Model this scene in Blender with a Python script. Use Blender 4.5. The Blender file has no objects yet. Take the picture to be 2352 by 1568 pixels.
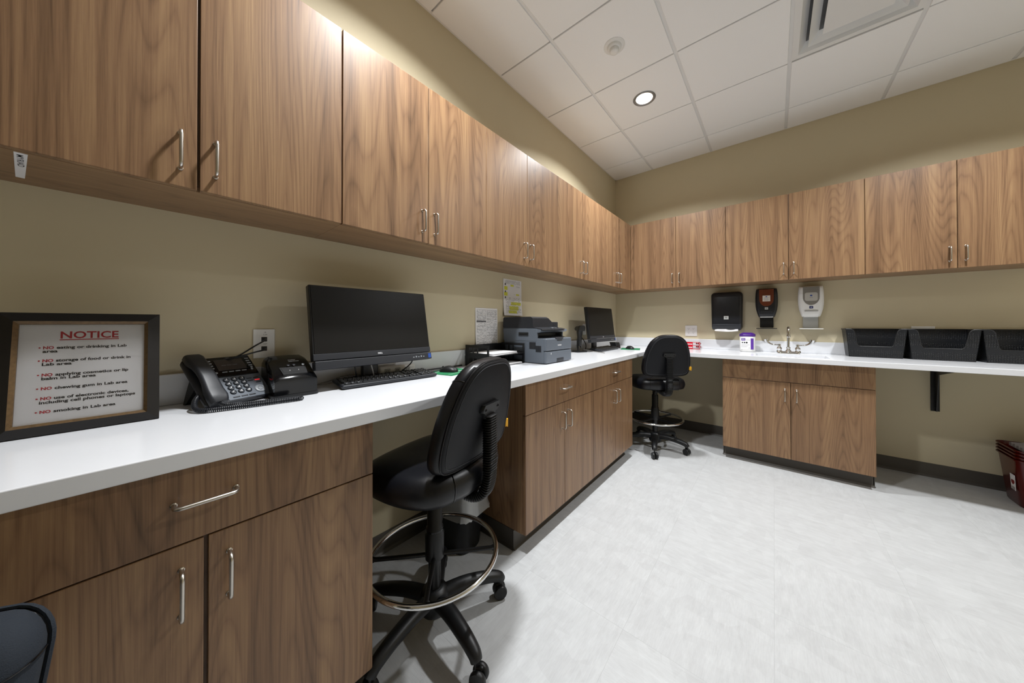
import bpy, bmesh, math, random
from mathutils import Vector, Matrix, Euler
random.seed(7)
PI = math.pi
scene = bpy.context.scene
C = scene.collection

# ------------------------------------------------------------------ camera
cam_d = bpy.data.cameras.new('camera')
cam = bpy.data.objects.new('camera', cam_d)
C.objects.link(cam)
scene.camera = cam
CX, CY, CZ, YAW, PIT, ROL = 1.5855, -3.8735, 1.189, .6837, .0058, -.0012
FPX, PPX, PPY = 710.5, 1198.56, 739.58
cam_d.sensor_width = 36.0
cam_d.sensor_fit = 'HORIZONTAL'
cam_d.lens = FPX * 36.0 / 2352
cam_d.shift_x = (1176 - PPX) / 2352
cam_d.shift_y = (PPY - 784) / 2352
cam_d.clip_start = 0.02
fw = Vector((-math.sin(YAW) * math.cos(PIT), math.cos(YAW) * math.cos(PIT), math.sin(PIT)))
rt = Vector((math.cos(YAW), math.sin(YAW), 0))
up = rt.cross(fw)
rt2 = math.cos(ROL) * rt + math.sin(ROL) * up
up2 = -math.sin(ROL) * rt + math.cos(ROL) * up
cam.matrix_world = Matrix(((rt2.x, up2.x, -fw.x, CX), (rt2.y, up2.y, -fw.y, CY), (rt2.z, up2.z, -fw.z, CZ), (0, 0, 0, 1)))

# ------------------------------------------------------------------ world, lights, exposure
world = bpy.data.worlds.new('world')
scene.world = world
world.use_nodes = True
world.node_tree.nodes['Background'].inputs['Color'].default_value = (1, .97, .93, 1)
world.node_tree.nodes['Background'].inputs['Strength'].default_value = 0.0
scene.view_settings.view_transform = 'Standard'
scene.view_settings.look = 'None'
scene.view_settings.gamma = 1.0
scene.view_settings.use_curve_mapping = False
scene.view_settings.exposure = 0.0
LAMP_W = 36.0          # each recessed downlight
LAMP_COL = (.965, .985, 1.0)
LIGHTS = [(.767, -1.27), (.767, -3.10), (2.596, -1.27)]

# room measures (metres): left wall x=0, back wall y=0, floor z=0
H = 3.042
XR, YR = 3.75, -5.6
D1, D2 = .3106, .3252            # wall cabinet fronts, left / back
ZT, ZB = 2.3195, 1.5721          # wall cabinets top / bottom
ZC, TC = .919, .0375             # counter top, thickness
DCL, DCB = .6145, .655           # counter fronts, left / back
LC, SC = .597, .597              # base cabinet fronts
ZK, ZD = .103, .715

# ------------------------------------------------------------------ materials
def lin(c):
    if isinstance(c, str):
        c = tuple(int(c[i:i + 2], 16) / 255 for i in (0, 2, 4))
    return tuple((x / 12.92 if x <= .04045 else ((x + .055) / 1.055) ** 2.4) for x in c[:3]) + (1,)
MATS = {}
def mat(name, col, rough=.5, metal=0., spec=.5, coat=0., trans=0., ior=1.45, alpha=1., emit=None, es=0., noise=0., nscale=200., bump=0.):
    if name in MATS: return MATS[name]
    m = bpy.data.materials.new(name); m.use_nodes = True
    nt = m.node_tree; b = nt.nodes['Principled BSDF']
    b.inputs['Base Color'].default_value = lin(col)
    b.inputs['Roughness'].default_value = rough
    b.inputs['Metallic'].default_value = metal
    b.inputs['Specular IOR Level'].default_value = spec
    b.inputs['Coat Weight'].default_value = coat
    b.inputs['Coat Roughness'].default_value = .08
    b.inputs['Transmission Weight'].default_value = trans
    b.inputs['IOR'].default_value = ior
    b.inputs['Alpha'].default_value = alpha
    if emit:
        b.inputs['Emission Color'].default_value = lin(emit); b.inputs['Emission Strength'].default_value = es
    tc = nt.nodes.new('ShaderNodeTexCoord'); nz = nt.nodes.new('ShaderNodeTexNoise')
    nz.inputs['Scale'].default_value = nscale; nz.inputs['Detail'].default_value = 3
    nt.links.new(tc.outputs['Object'], nz.inputs['Vector'])
    if noise:
        mx = nt.nodes.new('ShaderNodeMix'); mx.data_type = 'RGBA'
        L = lin(col)
        mx.inputs[6].default_value = tuple(x * (1 - noise) for x in L[:3]) + (1,)
        mx.inputs[7].default_value = tuple(min(1, x * (1 + noise)) for x in L[:3]) + (1,)
        nt.links.new(nz.outputs['Fac'], mx.inputs[0]); nt.links.new(mx.outputs[2], b.inputs['Base Color'])
    if bump:
        bp = nt.nodes.new('ShaderNodeBump'); bp.inputs['Strength'].default_value = bump; bp.inputs['Distance'].default_value = .001
        nt.links.new(nz.outputs['Fac'], bp.inputs['Height']); nt.links.new(bp.outputs['Normal'], b.inputs['Normal'])
    MATS[name] = m
    return m

def wood_mat(name, horizontal=False):
    m = bpy.data.materials.new(name); m.use_nodes = True
    nt = m.node_tree; N = nt.nodes; Lk = nt.links; b = N['Principled BSDF']
    tc = N.new('ShaderNodeTexCoord'); oi = N.new('ShaderNodeObjectInfo')
    add = N.new('ShaderNodeVectorMath'); add.operation = 'ADD'
    mul = N.new('ShaderNodeVectorMath'); mul.operation = 'SCALE'; mul.inputs['Scale'].default_value = 37.0
    cmb = N.new('ShaderNodeCombineXYZ')
    for i in range(3): Lk.new(oi.outputs['Random'], cmb.inputs[i])
    Lk.new(cmb.outputs[0], mul.inputs[0])
    rotm = N.new('ShaderNodeMapping')
    if horizontal: rotm.inputs['Rotation'].default_value = (0, PI / 2, 0)
    Lk.new(tc.outputs['Object'], rotm.inputs['Vector'])
    Lk.new(rotm.outputs[0], add.inputs[0]); Lk.new(mul.outputs[0], add.inputs[1])
    def mapped(sc):
        mp = N.new('ShaderNodeMapping'); mp.inputs['Scale'].default_value = sc
        Lk.new(add.outputs[0], mp.inputs['Vector']); return mp.outputs[0]
    # growth-ring field: contour lines of a stretched noise give straight grain and cathedrals
    n1 = N.new('ShaderNodeTexNoise'); n1.inputs['Scale'].default_value = 1.0; n1.inputs['Detail'].default_value = 1.5; n1.inputs['Roughness'].default_value = .35
    Lk.new(mapped((5.0, 5.0, .42)), n1.inputs['Vector'])
    wob = N.new('ShaderNodeTexNoise'); wob.inputs['Scale'].default_value = 1.0; wob.inputs['Detail'].default_value = 2.0
    Lk.new(mapped((40, 40, 3)), wob.inputs['Vector'])
    ring0 = N.new('ShaderNodeMath'); ring0.operation = 'MULTIPLY_ADD'; ring0.inputs[1].default_value = .006
    Lk.new(wob.outputs['Fac'], ring0.inputs[0]); Lk.new(n1.outputs['Fac'], ring0.inputs[2])
    ring = N.new('ShaderNodeMath'); ring.operation = 'MULTIPLY'; ring.inputs[1].default_value = 44.0
    Lk.new(ring0.outputs[0], ring.inputs[0])
    fr = N.new('ShaderNodeMath'); fr.operation = 'FRACT'; Lk.new(ring.outputs[0], fr.inputs[0])
    rr = N.new('ShaderNodeValToRGB')
    e = rr.color_ramp.elements; e[0].position = 0.0; e[0].color = (.42, .42, .42, 1); e[1].position = 1.0; e[1].color = (.38, .38, .38, 1)
    for p_, v_ in ((.12, .62), (.5, .85), (.82, .72)):
        q = e.new(p_); q.color = (v_, v_, v_, 1)
    Lk.new(fr.outputs[0], rr.inputs[0])
    fine = N.new('ShaderNodeTexNoise'); fine.inputs['Scale'].default_value = 1.0; fine.inputs['Detail'].default_value = 4.0; fine.inputs['Roughness'].default_value = .7
    Lk.new(mapped((300, 300, 4)), fine.inputs['Vector'])
    wide = N.new('ShaderNodeTexNoise'); wide.inputs['Scale'].default_value = 1.0; wide.inputs['Detail'].default_value = 2.0
    Lk.new(mapped((21, 21, .5)), wide.inputs['Vector'])
    s1 = N.new('ShaderNodeMath'); s1.operation = 'MULTIPLY_ADD'; s1.inputs[1].default_value = .22
    Lk.new(rr.outputs[0], s1.inputs[0])
    s2 = N.new('ShaderNodeMath'); s2.operation = 'MULTIPLY'; s2.inputs[1].default_value = .42
    Lk.new(fine.outputs['Fac'], s2.inputs[0]); Lk.new(s2.outputs[0], s1.inputs[2])
    s3 = N.new('ShaderNodeMath'); s3.operation = 'MULTIPLY_ADD'; s3.inputs[1].default_value = .46
    Lk.new(wide.outputs['Fac'], s3.inputs[0]); Lk.new(s1.outputs[0], s3.inputs[2])
    cr = N.new('ShaderNodeValToRGB'); e = cr.color_ramp.elements
    e[0].position = .36; e[0].color = lin('4f3a28'); e[1].position = .84; e[1].color = lin('a88863')
    q = e.new(.58); q.color = lin('836449')
    Lk.new(s3.outputs[0], cr.inputs[0]); Lk.new(cr.outputs[0], b.inputs['Base Color'])
    b.inputs['Roughness'].default_value = .36
    b.inputs['Specular IOR Level'].default_value = .45
    bp = N.new('ShaderNodeBump'); bp.inputs['Strength'].default_value = .12; bp.inputs['Distance'].default_value = .0006
    Lk.new(fine.outputs['Fac'], bp.inputs['Height']); Lk.new(bp.outputs['Normal'], b.inputs['Normal'])
    MATS[name] = m
    return m

WOOD = wood_mat('walnut_laminate'); WOODH = wood_mat('walnut_laminate_horizontal', True)
PAINT = mat('beige_wall_paint', 'cabfa2', .62, noise=.02, nscale=6, bump=.12)
CEIL = mat('white_ceiling_tile', 'f2f3f4', .95, spec=.2, noise=.03, nscale=260, bump=.25)
TEE = mat('white_tee_bar', 'e2e3e3', .5)
SOLID = mat('white_solid_surface', 'e2e4e8', .16, spec=.5, noise=.008, nscale=60)
VINYL = mat('dark_brown_vinyl_base', '4a4641', .42)
STEEL = mat('brushed_steel', 'c9c4bc', .3, 1.0)
CHROME = mat('chrome', 'dcdcdc', .08, 1.0)
BLACKP = mat('black_plastic', '151618', .42, bump=.1, nscale=900)
GLOSSB = mat('gloss_black_plastic', '0c0d0f', .12)
LEATHER = mat('black_vinyl_leather', '0e0f14', .34, bump=.14, nscale=420)
SHELLB = mat('matte_black_vinyl', '101218', .52, spec=.35, bump=.15, nscale=500)
METALB = mat('black_painted_metal', '0f0f10', .35)
WHITEP = mat('white_plastic', 'e4e4e2', .35)
PAPER = mat('white_paper', 'e6e5e6', .8)
INK = mat('black_ink', '26262a', .7)
REDINK = mat('red_ink', 'b52233', .7)
GREYINK = mat('grey_ink', '77777b', .7)
YELLOWHL = mat('yellow_highlighter', 'd6d64a', .8)
GREYP = mat('slate_grey_plastic', '5d646d', .45, bump=.1, nscale=900)
DGREYP = mat('charcoal_plastic', '23252a', .42, bump=.1, nscale=900)
SCREEN = mat('dark_screen_glass', '121110', .38, spec=.3)
WHITEINK = mat('white_ink', 'e8e8ea', .6)
BLUEST = mat('blue_sticker', '23468f', .4)
PURPLE = mat('purple_plastic', '46207a', .35)
PURPLEL = mat('purple_label', '5a2f98', .5)
GREENP = mat('green_mouse_pad', '1f7a4d', .7)
REDPL = mat('red_plastic', 'c4122a', .25)
REDDARK = mat('translucent_red_plastic', '4d0d06', .22)
YELLOW = mat('yellow_tag', 'e0a51c', .45)
GOLD = mat('antique_gold_trim', '5f4a2f', .4, .3, noise=.5, nscale=160)
FRAMEB = mat('dark_brown_frame', '120f0e', .42, noise=.2, nscale=80)
GLASS = mat('clear_glass', 'ffffff', .02, trans=1.0, ior=1.45)
AMBER = mat('amber_window_plastic', '6b3420', .15, alpha=.85)
SMOKE = mat('smoked_window_plastic', '85827c', .15, alpha=.9)
GREYTR = mat('light_grey_plastic', 'a9aaa8', .4)
BAG = mat('clear_bag_film', 'dfe2e4', .12, alpha=.5, bump=.9, nscale=30)
NAVY = mat('navy_fabric', '1b222b', .85, noise=.15, nscale=700, bump=.5)
LENS = mat('lit_lamp_lens', 'ffffff', .4, emit='fff4e6', es=14.0)
KEYM = mat('black_key_cap', '17181b', .45)
GREYBTN = mat('grey_button', '8d9297', .4)
REDLED = mat('red_indicator', 'd8323c', .4, emit='ff3a40', es=.6)
GREYCABLE = mat('grey_cable', '8f8c88', .5)

def floor_mat():
    m = bpy.data.materials.new('grey_vinyl_tile'); m.use_nodes = True
    nt = m.node_tree; N = nt.nodes; Lk = nt.links; b = N['Principled BSDF']
    tc = N.new('ShaderNodeTexCoord'); oi = N.new('ShaderNodeObjectInfo')
    vr = N.new('ShaderNodeVectorRotate'); vr.rotation_type = 'Z_AXIS'
    st = N.new('ShaderNodeMath'); st.operation = 'GREATER_THAN'; st.inputs[1].default_value = .5
    Lk.new(oi.outputs['Random'], st.inputs[0])
    an = N.new('ShaderNodeMath'); an.operation = 'MULTIPLY'; an.inputs[1].default_value = PI / 2
    Lk.new(st.outputs[0], an.inputs[0]); Lk.new(an.outputs[0], vr.inputs['Angle'])
    Lk.new(tc.outputs['Object'], vr.inputs['Vector'])
    cmb = N.new('ShaderNodeCombineXYZ')
    k = N.new('ShaderNodeMath'); k.operation = 'MULTIPLY'; k.inputs[1].default_value = 53
    Lk.new(oi.outputs['Random'], k.inputs[0])
    for i in range(3): Lk.new(k.outputs[0], cmb.inputs[i])
    ad = N.new('ShaderNodeVectorMath'); ad.operation = 'ADD'
    Lk.new(vr.outputs[0], ad.inputs[0]); Lk.new(cmb.outputs[0], ad.inputs[1])
    def nz(sc, det, ro=.55):
        mp = N.new('ShaderNodeMapping'); mp.inputs['Scale'].default_value = sc
        Lk.new(ad.outputs[0], mp.inputs['Vector'])
        n = N.new('ShaderNodeTexNoise'); n.inputs['Scale'].default_value = 1; n.inputs['Detail'].default_value = det; n.inputs['Roughness'].default_value = ro
        Lk.new(mp.outputs[0], n.inputs['Vector']); return n.outputs['Fac']
    a = nz((10, 34, 1), 6, .7); c = nz((25, 260, 1), 3); d = nz((60, 60, 1), 3)
    vo = N.new('ShaderNodeTexVoronoi'); vo.inputs['Scale'].default_value = 19
    mpv = N.new('ShaderNodeMapping'); mpv.inputs['Scale'].default_value = (1, .55, 1)
    Lk.new(ad.outputs[0], mpv.inputs['Vector']); Lk.new(mpv.outputs[0], vo.inputs['Vector'])
    vs = N.new('ShaderNodeSeparateColor'); Lk.new(vo.outputs['Color'], vs.inputs[0])
    s = N.new('ShaderNodeMath'); s.operation = 'MULTIPLY_ADD'; s.inputs[1].default_value = .55; Lk.new(a, s.inputs[0])
    s2 = N.new('ShaderNodeMath'); s2.operation = 'MULTIPLY_ADD'; s2.inputs[1].default_value = .28; Lk.new(c, s2.inputs[0])
    s3 = N.new('ShaderNodeMath'); s3.operation = 'MULTIPLY'; s3.inputs[1].default_value = .10; Lk.new(vs.outputs[0], s3.inputs[0])
    Lk.new(s3.outputs[0], s2.inputs[2]); Lk.new(s2.outputs[0], s.inputs[2])
    cr = N.new('ShaderNodeValToRGB'); e = cr.color_ramp.elements
    e[0].position = .3; e[0].color = lin('b0b1b2'); e[1].position = .68; e[1].color = lin('c4c6c7')
    Lk.new(s.outputs[0], cr.inputs[0]); Lk.new(cr.outputs[0], b.inputs['Base Color'])
    b.inputs['Roughness'].default_value = .42; b.inputs['Specular IOR Level'].default_value = .35
    bp = N.new('ShaderNodeBump'); bp.inputs['Strength'].default_value = .25; bp.inputs['Distance'].default_value = .001
    Lk.new(c, bp.inputs['Height']); Lk.new(bp.outputs['Normal'], b.inputs['Normal'])
    return m
FLOORM = floor_mat()

def basket_mat():
    m = mat('black_perforated_plastic', '191b20', .4)
    nt = m.node_tree; N = nt.nodes; Lk = nt.links; b = N['Principled BSDF']
    tc = N.new('ShaderNodeTexCoord'); mp = N.new('ShaderNodeMapping')
    Lk.new(tc.outputs['Object'], mp.inputs['Vector'])
    vo = N.new('ShaderNodeTexVoronoi'); vo.inputs['Scale'].default_value = 95; vo.inputs['Randomness'].default_value = .12
    Lk.new(mp.outputs[0], vo.inputs['Vector'])
    cr = N.new('ShaderNodeValToRGB'); e = cr.color_ramp.elements
    e[0].position = .30; e[0].color = (0, 0, 0, 1); e[1].position = .42; e[1].color = (1, 1, 1, 1)
    Lk.new(vo.outputs['Distance'], cr.inputs[0])
    mx = N.new('ShaderNodeMix'); mx.data_type = 'RGBA'; mx.inputs[6].default_value = lin('060607'); mx.inputs[7].default_value = lin('121418')
    Lk.new(cr.outputs[0], mx.inputs[0]); Lk.new(mx.outputs[2], b.inputs['Base Color'])
    bp = N.new('ShaderNodeBump'); bp.inputs['Strength'].default_value = .8; bp.inputs['Distance'].default_value = .002
    Lk.new(cr.outputs[0], bp.inputs['Height']); Lk.new(bp.outputs['Normal'], b.inputs['Normal'])
    return m
BASKET = basket_mat()

# ------------------------------------------------------------------ mesh helpers
class MB:
    def __init__(s): s.bm = bmesh.new(); s.wn = False
    def _xf(s, vs, M):
        if M is not None: bmesh.ops.transform(s.bm, matrix=M, verts=vs)
        return vs
    def box(s, x0, x1, y0, y1, z0, z1, bev=0., seg=2, M=None):
        r = bmesh.ops.create_cube(s.bm, size=1.0); vs = r['verts']
        for v in vs:
            v.co = Vector((x0 + (x1 - x0) * (v.co.x + .5), y0 + (y1 - y0) * (v.co.y + .5), z0 + (z1 - z0) * (v.co.z + .5)))
        if bev > 0:
            s.wn = True
            ed = list({e for v in vs for e in v.link_edges})
            rb = bmesh.ops.bevel(s.bm, geom=ed, offset=bev, segments=seg, affect='EDGES', profile=.5)
            vs = list({v for f in rb['faces'] for v in f.verts} | {v for v in vs if v.is_valid})
        s._xf(vs, M); return s
    def loft(s, rings, cap0=True, cap1=True, closed=True, M=None):
        R = [[s.bm.verts.new(p) for p in r] for r in rings]; n = len(R[0])
        for a, b in zip(R, R[1:]):
            for i in range(n if closed else n - 1):
                j = (i + 1) % n
                try: s.bm.faces.new((a[i], a[j], b[j], b[i]))
                except ValueError: pass
        if cap0: s.bm.faces.new(R[0][::-1])
        if cap1: s.bm.faces.new(R[-1])
        s._xf([v for r in R for v in r], M); return s
    def prism(s, pts, z0, z1, M=None, bev=0.):
        s.loft([[(x, y, z0) for x, y in pts], [(x, y, z1) for x, y in pts]], M=M); return s
    def lathe(s, prof, n=28, M=None, cap0=True, cap1=True):
        s.loft([[(r * math.cos(2 * PI * i / n), r * math.sin(2 * PI * i / n), z) for i in range(n)] for r, z in prof], cap0, cap1, M=M); return s
    def tube(s, pts, r, n=8, cap=True, rs=None, M=None, sec=None):
        pts = [Vector(p) for p in pts]; rings = []
        t0 = (pts[1] - pts[0]).normalized()
        a = Vector((0, 0, 1)) if abs(t0.z) < .9 else Vector((1, 0, 0))
        u = t0.cross(a).normalized()
        for i, p in enumerate(pts):
            t = (pts[min(i + 1, len(pts) - 1)] - pts[max(i - 1, 0)]).normalized()
            u = (u - t * u.dot(t)).normalized(); w = t.cross(u)
            k = rs[i] if rs else 1.0
            if sec: rings.append([p + u * x * k + w * y * k for x, y in sec])
            else: rings.append([p + (u * math.cos(2 * PI * j / n) + w * math.sin(2 * PI * j / n)) * r * k for j in range(n)])
        s.loft(rings, cap, cap, M=M); return s
    def quad(s, pts):
        s.bm.faces.new([s.bm.verts.new(p) for p in pts]); return s
    def build(s, name, m, parent=None, smooth=True, loc=None, rot=None, angle=46):
        bmesh.ops.recalc_face_normals(s.bm, faces=s.bm.faces)
        me = bpy.data.meshes.new(name); s.bm.to_mesh(me); s.bm.free()
        me.materials.append(m)
        if smooth:
            me.shade_smooth()
            try: me.set_sharp_from_angle(angle=math.radians(angle))
            except Exception: pass
        o = link(name, me, parent, loc, rot)
        if s.wn and smooth:
            wm = o.modifiers.new('weighted_normal', 'WEIGHTED_NORMAL'); wm.keep_sharp = True
        return o
def link(name, me, parent=None, loc=None, rot=None):
    o = bpy.data.objects.new(name, me); C.objects.link(o)
    if parent is not None: o.parent = parent
    if loc is not None: o.location = loc
    if rot is not None: o.rotation_euler = rot
    return o
def tag(o, label, cat, group=None):
    o['label'] = label; o['category'] = cat
    if group: o['group'] = group
    return o
def thing(name, label, cat, loc=(0, 0, 0), rz=0., group=None):
    o = bpy.data.objects.new(name, None); C.objects.link(o)
    o.location = loc; o.rotation_euler = (0, 0, rz); o.empty_display_size = .05
    return tag(o, label, cat, group)
def struct(o):
    o['kind'] = 'structure'; return o
def rrect(w, h, r, n=5, cx=0., cy=0.):
    r = min(r, w / 2 - 1e-4, h / 2 - 1e-4); pts = []
    for k, (sx, sy) in enumerate(((1, 1), (-1, 1), (-1, -1), (1, -1))):
        for i in range(n + 1):
            a = PI / 2 * (k + i / n)
            pts.append((cx + sx * (w / 2 - r) + r * math.cos(a), cy + sy * (h / 2 - r) + r * math.sin(a)))
    return pts
def smooth_path(pts, n=8):
    P = [Vector(p) for p in pts]; out = []
    for i in range(len(P) - 1):
        p0, p1, p2, p3 = P[max(i - 1, 0)], P[i], P[i + 1], P[min(i + 2, len(P) - 1)]
        for k in range(n):
            t = k / n
            out.append(.5 * ((2 * p1) + (p2 - p0) * t + (2 * p0 - 5 * p1 + 4 * p2 - p3) * t * t + (3 * p1 - p0 - 3 * p2 + p3) * t ** 3))
    out.append(P[-1]); return out
def Rx(a): return Matrix.Rotation(a, 4, 'X')
def Ry(a): return Matrix.Rotation(a, 4, 'Y')
def Rz(a): return Matrix.Rotation(a, 4, 'Z')
def T(x, y, z): return Matrix.Translation((x, y, z))

TXT = {}
def text(s, x0, y0, width=None, h=None, bold=0., m=INK, name='lettering', parent=None, M=None, align='L'):
    """flat lettering in the local XY plane: baseline left at (x0,y0), cap height h, stretched to width"""
    key = (s, round(bold, 4))
    if key not in TXT:
        cu = bpy.data.curves.new('t', 'FONT'); cu.body = s; cu.size = 1.0; cu.offset = bold; cu.resolution_u = 3
        ob = bpy.data.objects.new('t', cu); C.objects.link(ob)
        bpy.context.view_layer.update()
        dg = bpy.context.evaluated_depsgraph_get()
        me = bpy.data.meshes.new_from_object(ob.evaluated_get(dg))
        C.objects.unlink(ob); bpy.data.objects.remove(ob); TXT[key] = me
    src = TXT[key]; me = src.copy(); me.name = name
    xs = [v.co.x for v in me.vertices]; capw = max(xs) - min(xs); xm = min(xs)
    sy = (h / .69) if h else 1.0
    sx = width / capw if width else sy
    off = -capw * sx / 2 if align == 'C' else 0
    for v in me.vertices:
        v.co = Vector((x0 + off + (v.co.x - xm) * sx, y0 + v.co.y * sy, 0))
    if M is not None: me.transform(M)
    me.materials.clear(); me.materials.append(m)
    return link(name, me, parent)

# ------------------------------------------------------------------ structure
fl = struct(MB().box(-.1, XR + .1, YR - .1, .1, -.06, -.012).build('floor', FLOORM))
TS = .4572
tile_me = {}
def tile_mesh(w, d, name, m, z0, z1, bev):
    k = (name, round(w, 3), round(d, 3))
    if k not in tile_me:
        b = MB().box(-w / 2, w / 2, -d / 2, d / 2, z0, z1, bev, 1)
        bmesh.ops.recalc_face_normals(b.bm, faces=b.bm.faces)
        me = bpy.data.meshes.new(name); b.bm.to_mesh(me); b.bm.free(); me.materials.append(m); tile_me[k] = me
    return tile_me[k]
def spans(a, b, first, step):
    e = [a]; k = first
    while k < b - 1e-4:
        if k > a + 1e-4: e.append(k)
        k += step
    e.append(b); return list(zip(e, e[1:]))
for (x0, x1) in spans(0, XR, .21 - TS, TS):
    for (y0, y1) in spans(YR, 0, YR + .17, TS):
        link('floor_tile', tile_mesh(x1 - x0 - .00012, y1 - y0 - .00012, 'floor_tile', FLOORM, -.012, 0, .0002), fl, ((x0 + x1) / 2, (y0 + y1) / 2, 0))
for nm, a in (('wall_left', (-.12, 0, YR - .12, .12, -.02, H + .15)), ('wall_back', (0, XR + .12, 0, .12, -.02, H + .15)),
              ('wall_right', (XR, XR + .12, YR - .12, 0, -.02, H + .15)), ('wall_rear', (0, XR, YR - .12, YR, -.02, H + .15))):
    struct(MB().box(*a).build(nm, PAINT))
ce = struct(MB().box(0, XR, YR, 0, H + .09, H + .14).build('ceiling', CEIL))
TP = .6096; OX, OY = .4624, -.3562
xs_ = spans(0, XR, OX, TP); ys_ = spans(YR, 0, OY - 9 * TP, TP)
DIFF = (OX + 2 * TP, OY - TP)     # lower-left corner x, upper y of the diffuser module
for (x0, x1) in xs_:
    for (y0, y1) in ys_:
        if abs(x0 - DIFF[0]) < .01 and abs(y1 - DIFF[1]) < .01: continue
        link('ceiling_tile', tile_mesh(x1 - x0 - .021, y1 - y0 - .009, 'ceiling_tile', CEIL, 0, .02, .0025), ce, ((x0 + x1) / 2, (y0 + y1) / 2, H))
for (x0, x1) in xs_[1:]:
    MB().box(x0 - .012, x0 + .012, YR, 0, H + .0075, H + .035).build('tee_bar', TEE, ce, False)
for (y0, y1) in ys_[1:]:
    MB().box(0, XR, y0 - .012, y0 + .012, H + .0165, H + .034).build('tee_bar', TEE, ce, False)
for a in ((0, .02, YR, 0), (XR - .02, XR, YR, 0), (0, XR, -.02, 0), (0, XR, YR, YR + .02)):
    MB().box(*a, H + .002, H + .006).build('wall_angle', TEE, ce, False)

def base_profile(name, p0, p1, nrm):
    # vinyl cove base: thin sheet with a small toe, along p0->p1, standing out along nrm
    p0, p1, n = Vector((*p0, 0)), Vector((*p1, 0)), Vector((*nrm, 0))
    prof = [(0, 0), (.016, 0), (.015, .003), (.008, .008), (.005, .018), (.005, .100), (.003, .104), (0, .104)]
    rings = [[p + n * a + Vector((0, 0, z)) for a, z in prof] for p in (p0, p1)]
    return struct(MB().loft(rings).build(name, VINYL))
base_profile('baseboard_left', (0, -3.4058), (0, -2.632), (1, 0))
base_profile('baseboard_left', (0, -1.088), (0, 0), (1, 0))
base_profile('baseboard_left', (0, YR), (0, -4.16), (1, 0))
base_profile('baseboard_back', (.005, 0), (1.227, 0), (0, -1))
base_profile('baseboard_back', (2.1435, 0), (XR, 0), (0, -1))
base_profile('baseboard_right', (XR, YR), (XR, 0), (-1, 0))
base_profile('baseboard_rear', (0, YR), (XR, YR), (0, 1))

# ------------------------------------------------------------------ cabinets
# local frame: width +X, front towards -Y, origin at back-left-bottom. Left wall units are turned +90 deg.
def pull_mesh():
    L, p, r = .098, .03, .0042
    pts = [(0, 0, -L / 2), (0, -p + .012, -L / 2)]
    for k in range(1, 6):
        a = PI / 2 * k / 5; pts.append((0, -p + .012 - .012 * math.sin(a), -L / 2 + .012 - .012 * math.cos(a)))
    pts += [(0, y, -z) for x, y, z in pts[::-1]]
    b = MB().tube(pts, r, 10)
    for z in (-L / 2, L / 2): b.lathe([(.0058, 0), (.0058, .002), (.0045, .003)], 12, T(0, 0, z) @ Rx(PI / 2))
    return b
_pull = pull_mesh().build('handle', STEEL); PULL = _pull.data; bpy.data.objects.remove(_pull)
def handle(parent, x, z, th, horiz=False):
    link('handle', PULL, parent, (x, -th, z), (0, PI / 2 if horiz else 0, 0))
front_me = {}
def front(name, w, h, th=.019):
    k = (round(w, 4), round(h, 4))
    if k not in front_me:
        b = MB().box(0, w, -th, 0, 0, h, .0013, 2); bmesh.ops.recalc_face_normals(b.bm, faces=b.bm.faces)
        me = bpy.data.meshes.new(name); b.bm.to_mesh(me); b.bm.free(); me.materials.append(WOOD); front_me[k] = me
    return front_me[k]
G = .0032
def wall_cabinet(label, w, d, doors, loc, rz, group, bx0=0., G=.0032):
    t = thing('wall_cabinet', label, 'cabinet', loc, rz, group); h = ZT - ZB; th = .019
    MB().box(bx0, w, -(d - th - .002), 0, .019, h, .0008, 1).build('body', WOOD, t)
    MB().box(bx0, w, -(d - th - .003), 0, 0, .0188, .0008, 1).build('bottom_panel', WOODH, t)
    for (a, b, side) in doors:
        o = link('door', front('door', b - a - G, h), t, (a + G / 2, -(d - th), 0))
        hx = (b - a - G - .032) if side == 'R' else .032
        handle(o, hx, .099, th)
    return t
Yb = [-4.154, -3.3925, -2.631, -1.871, -1.093, -.3268]
Ym = [-3.7732, -3.0126, -2.2494, -1.4789, -.7072]
LBL = ['walnut wall cabinet above the notice frame and desk phone', 'walnut wall cabinet above the nearer monitor',
       'walnut wall cabinet above the letter tray and printer', 'walnut wall cabinet above the barcode scanner on the left wall',
       'walnut wall cabinet above the far monitor in the corner']
for i in range(5):
    w = Yb[i + 1] - Yb[i]
    wall_cabinet(LBL[i], w, D1, [(0, Ym[i] - Yb[i], 'R'), (Ym[i] - Yb[i], w, 'L')], (0, Yb[i], ZB), PI / 2, 'wall cabinets on the left wall', G=.006 if i == 0 else .0032)
c1 = wall_cabinet('walnut wall cabinet on the back wall, beside the room corner', 1.227, D2, [(.347, .787, 'R'), (.787, 1.227, 'L')], (0, 0, ZB), 0, 'wall cabinets on the back wall', bx0=.002)
MB().box(D1 + .002, .3455, -D2, -(D2 - .02), 0, ZT - ZB, .0008, 1).build('filler_strip', WOOD, c1)
wall_cabinet('walnut wall cabinet above the soap dispensers and faucet', .9107, D2, [(0, .46, 'R'), (.46, .9107, 'L')], (1.227, 0, ZB), 0, 'wall cabinets on the back wall')
wall_cabinet('walnut wall cabinet above the black baskets at right', .8643, D2, [(0, .432, 'R'), (.432, .8643, 'L')], (2.1377, 0, ZB), 0, 'wall cabinets on the back wall')

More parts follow.
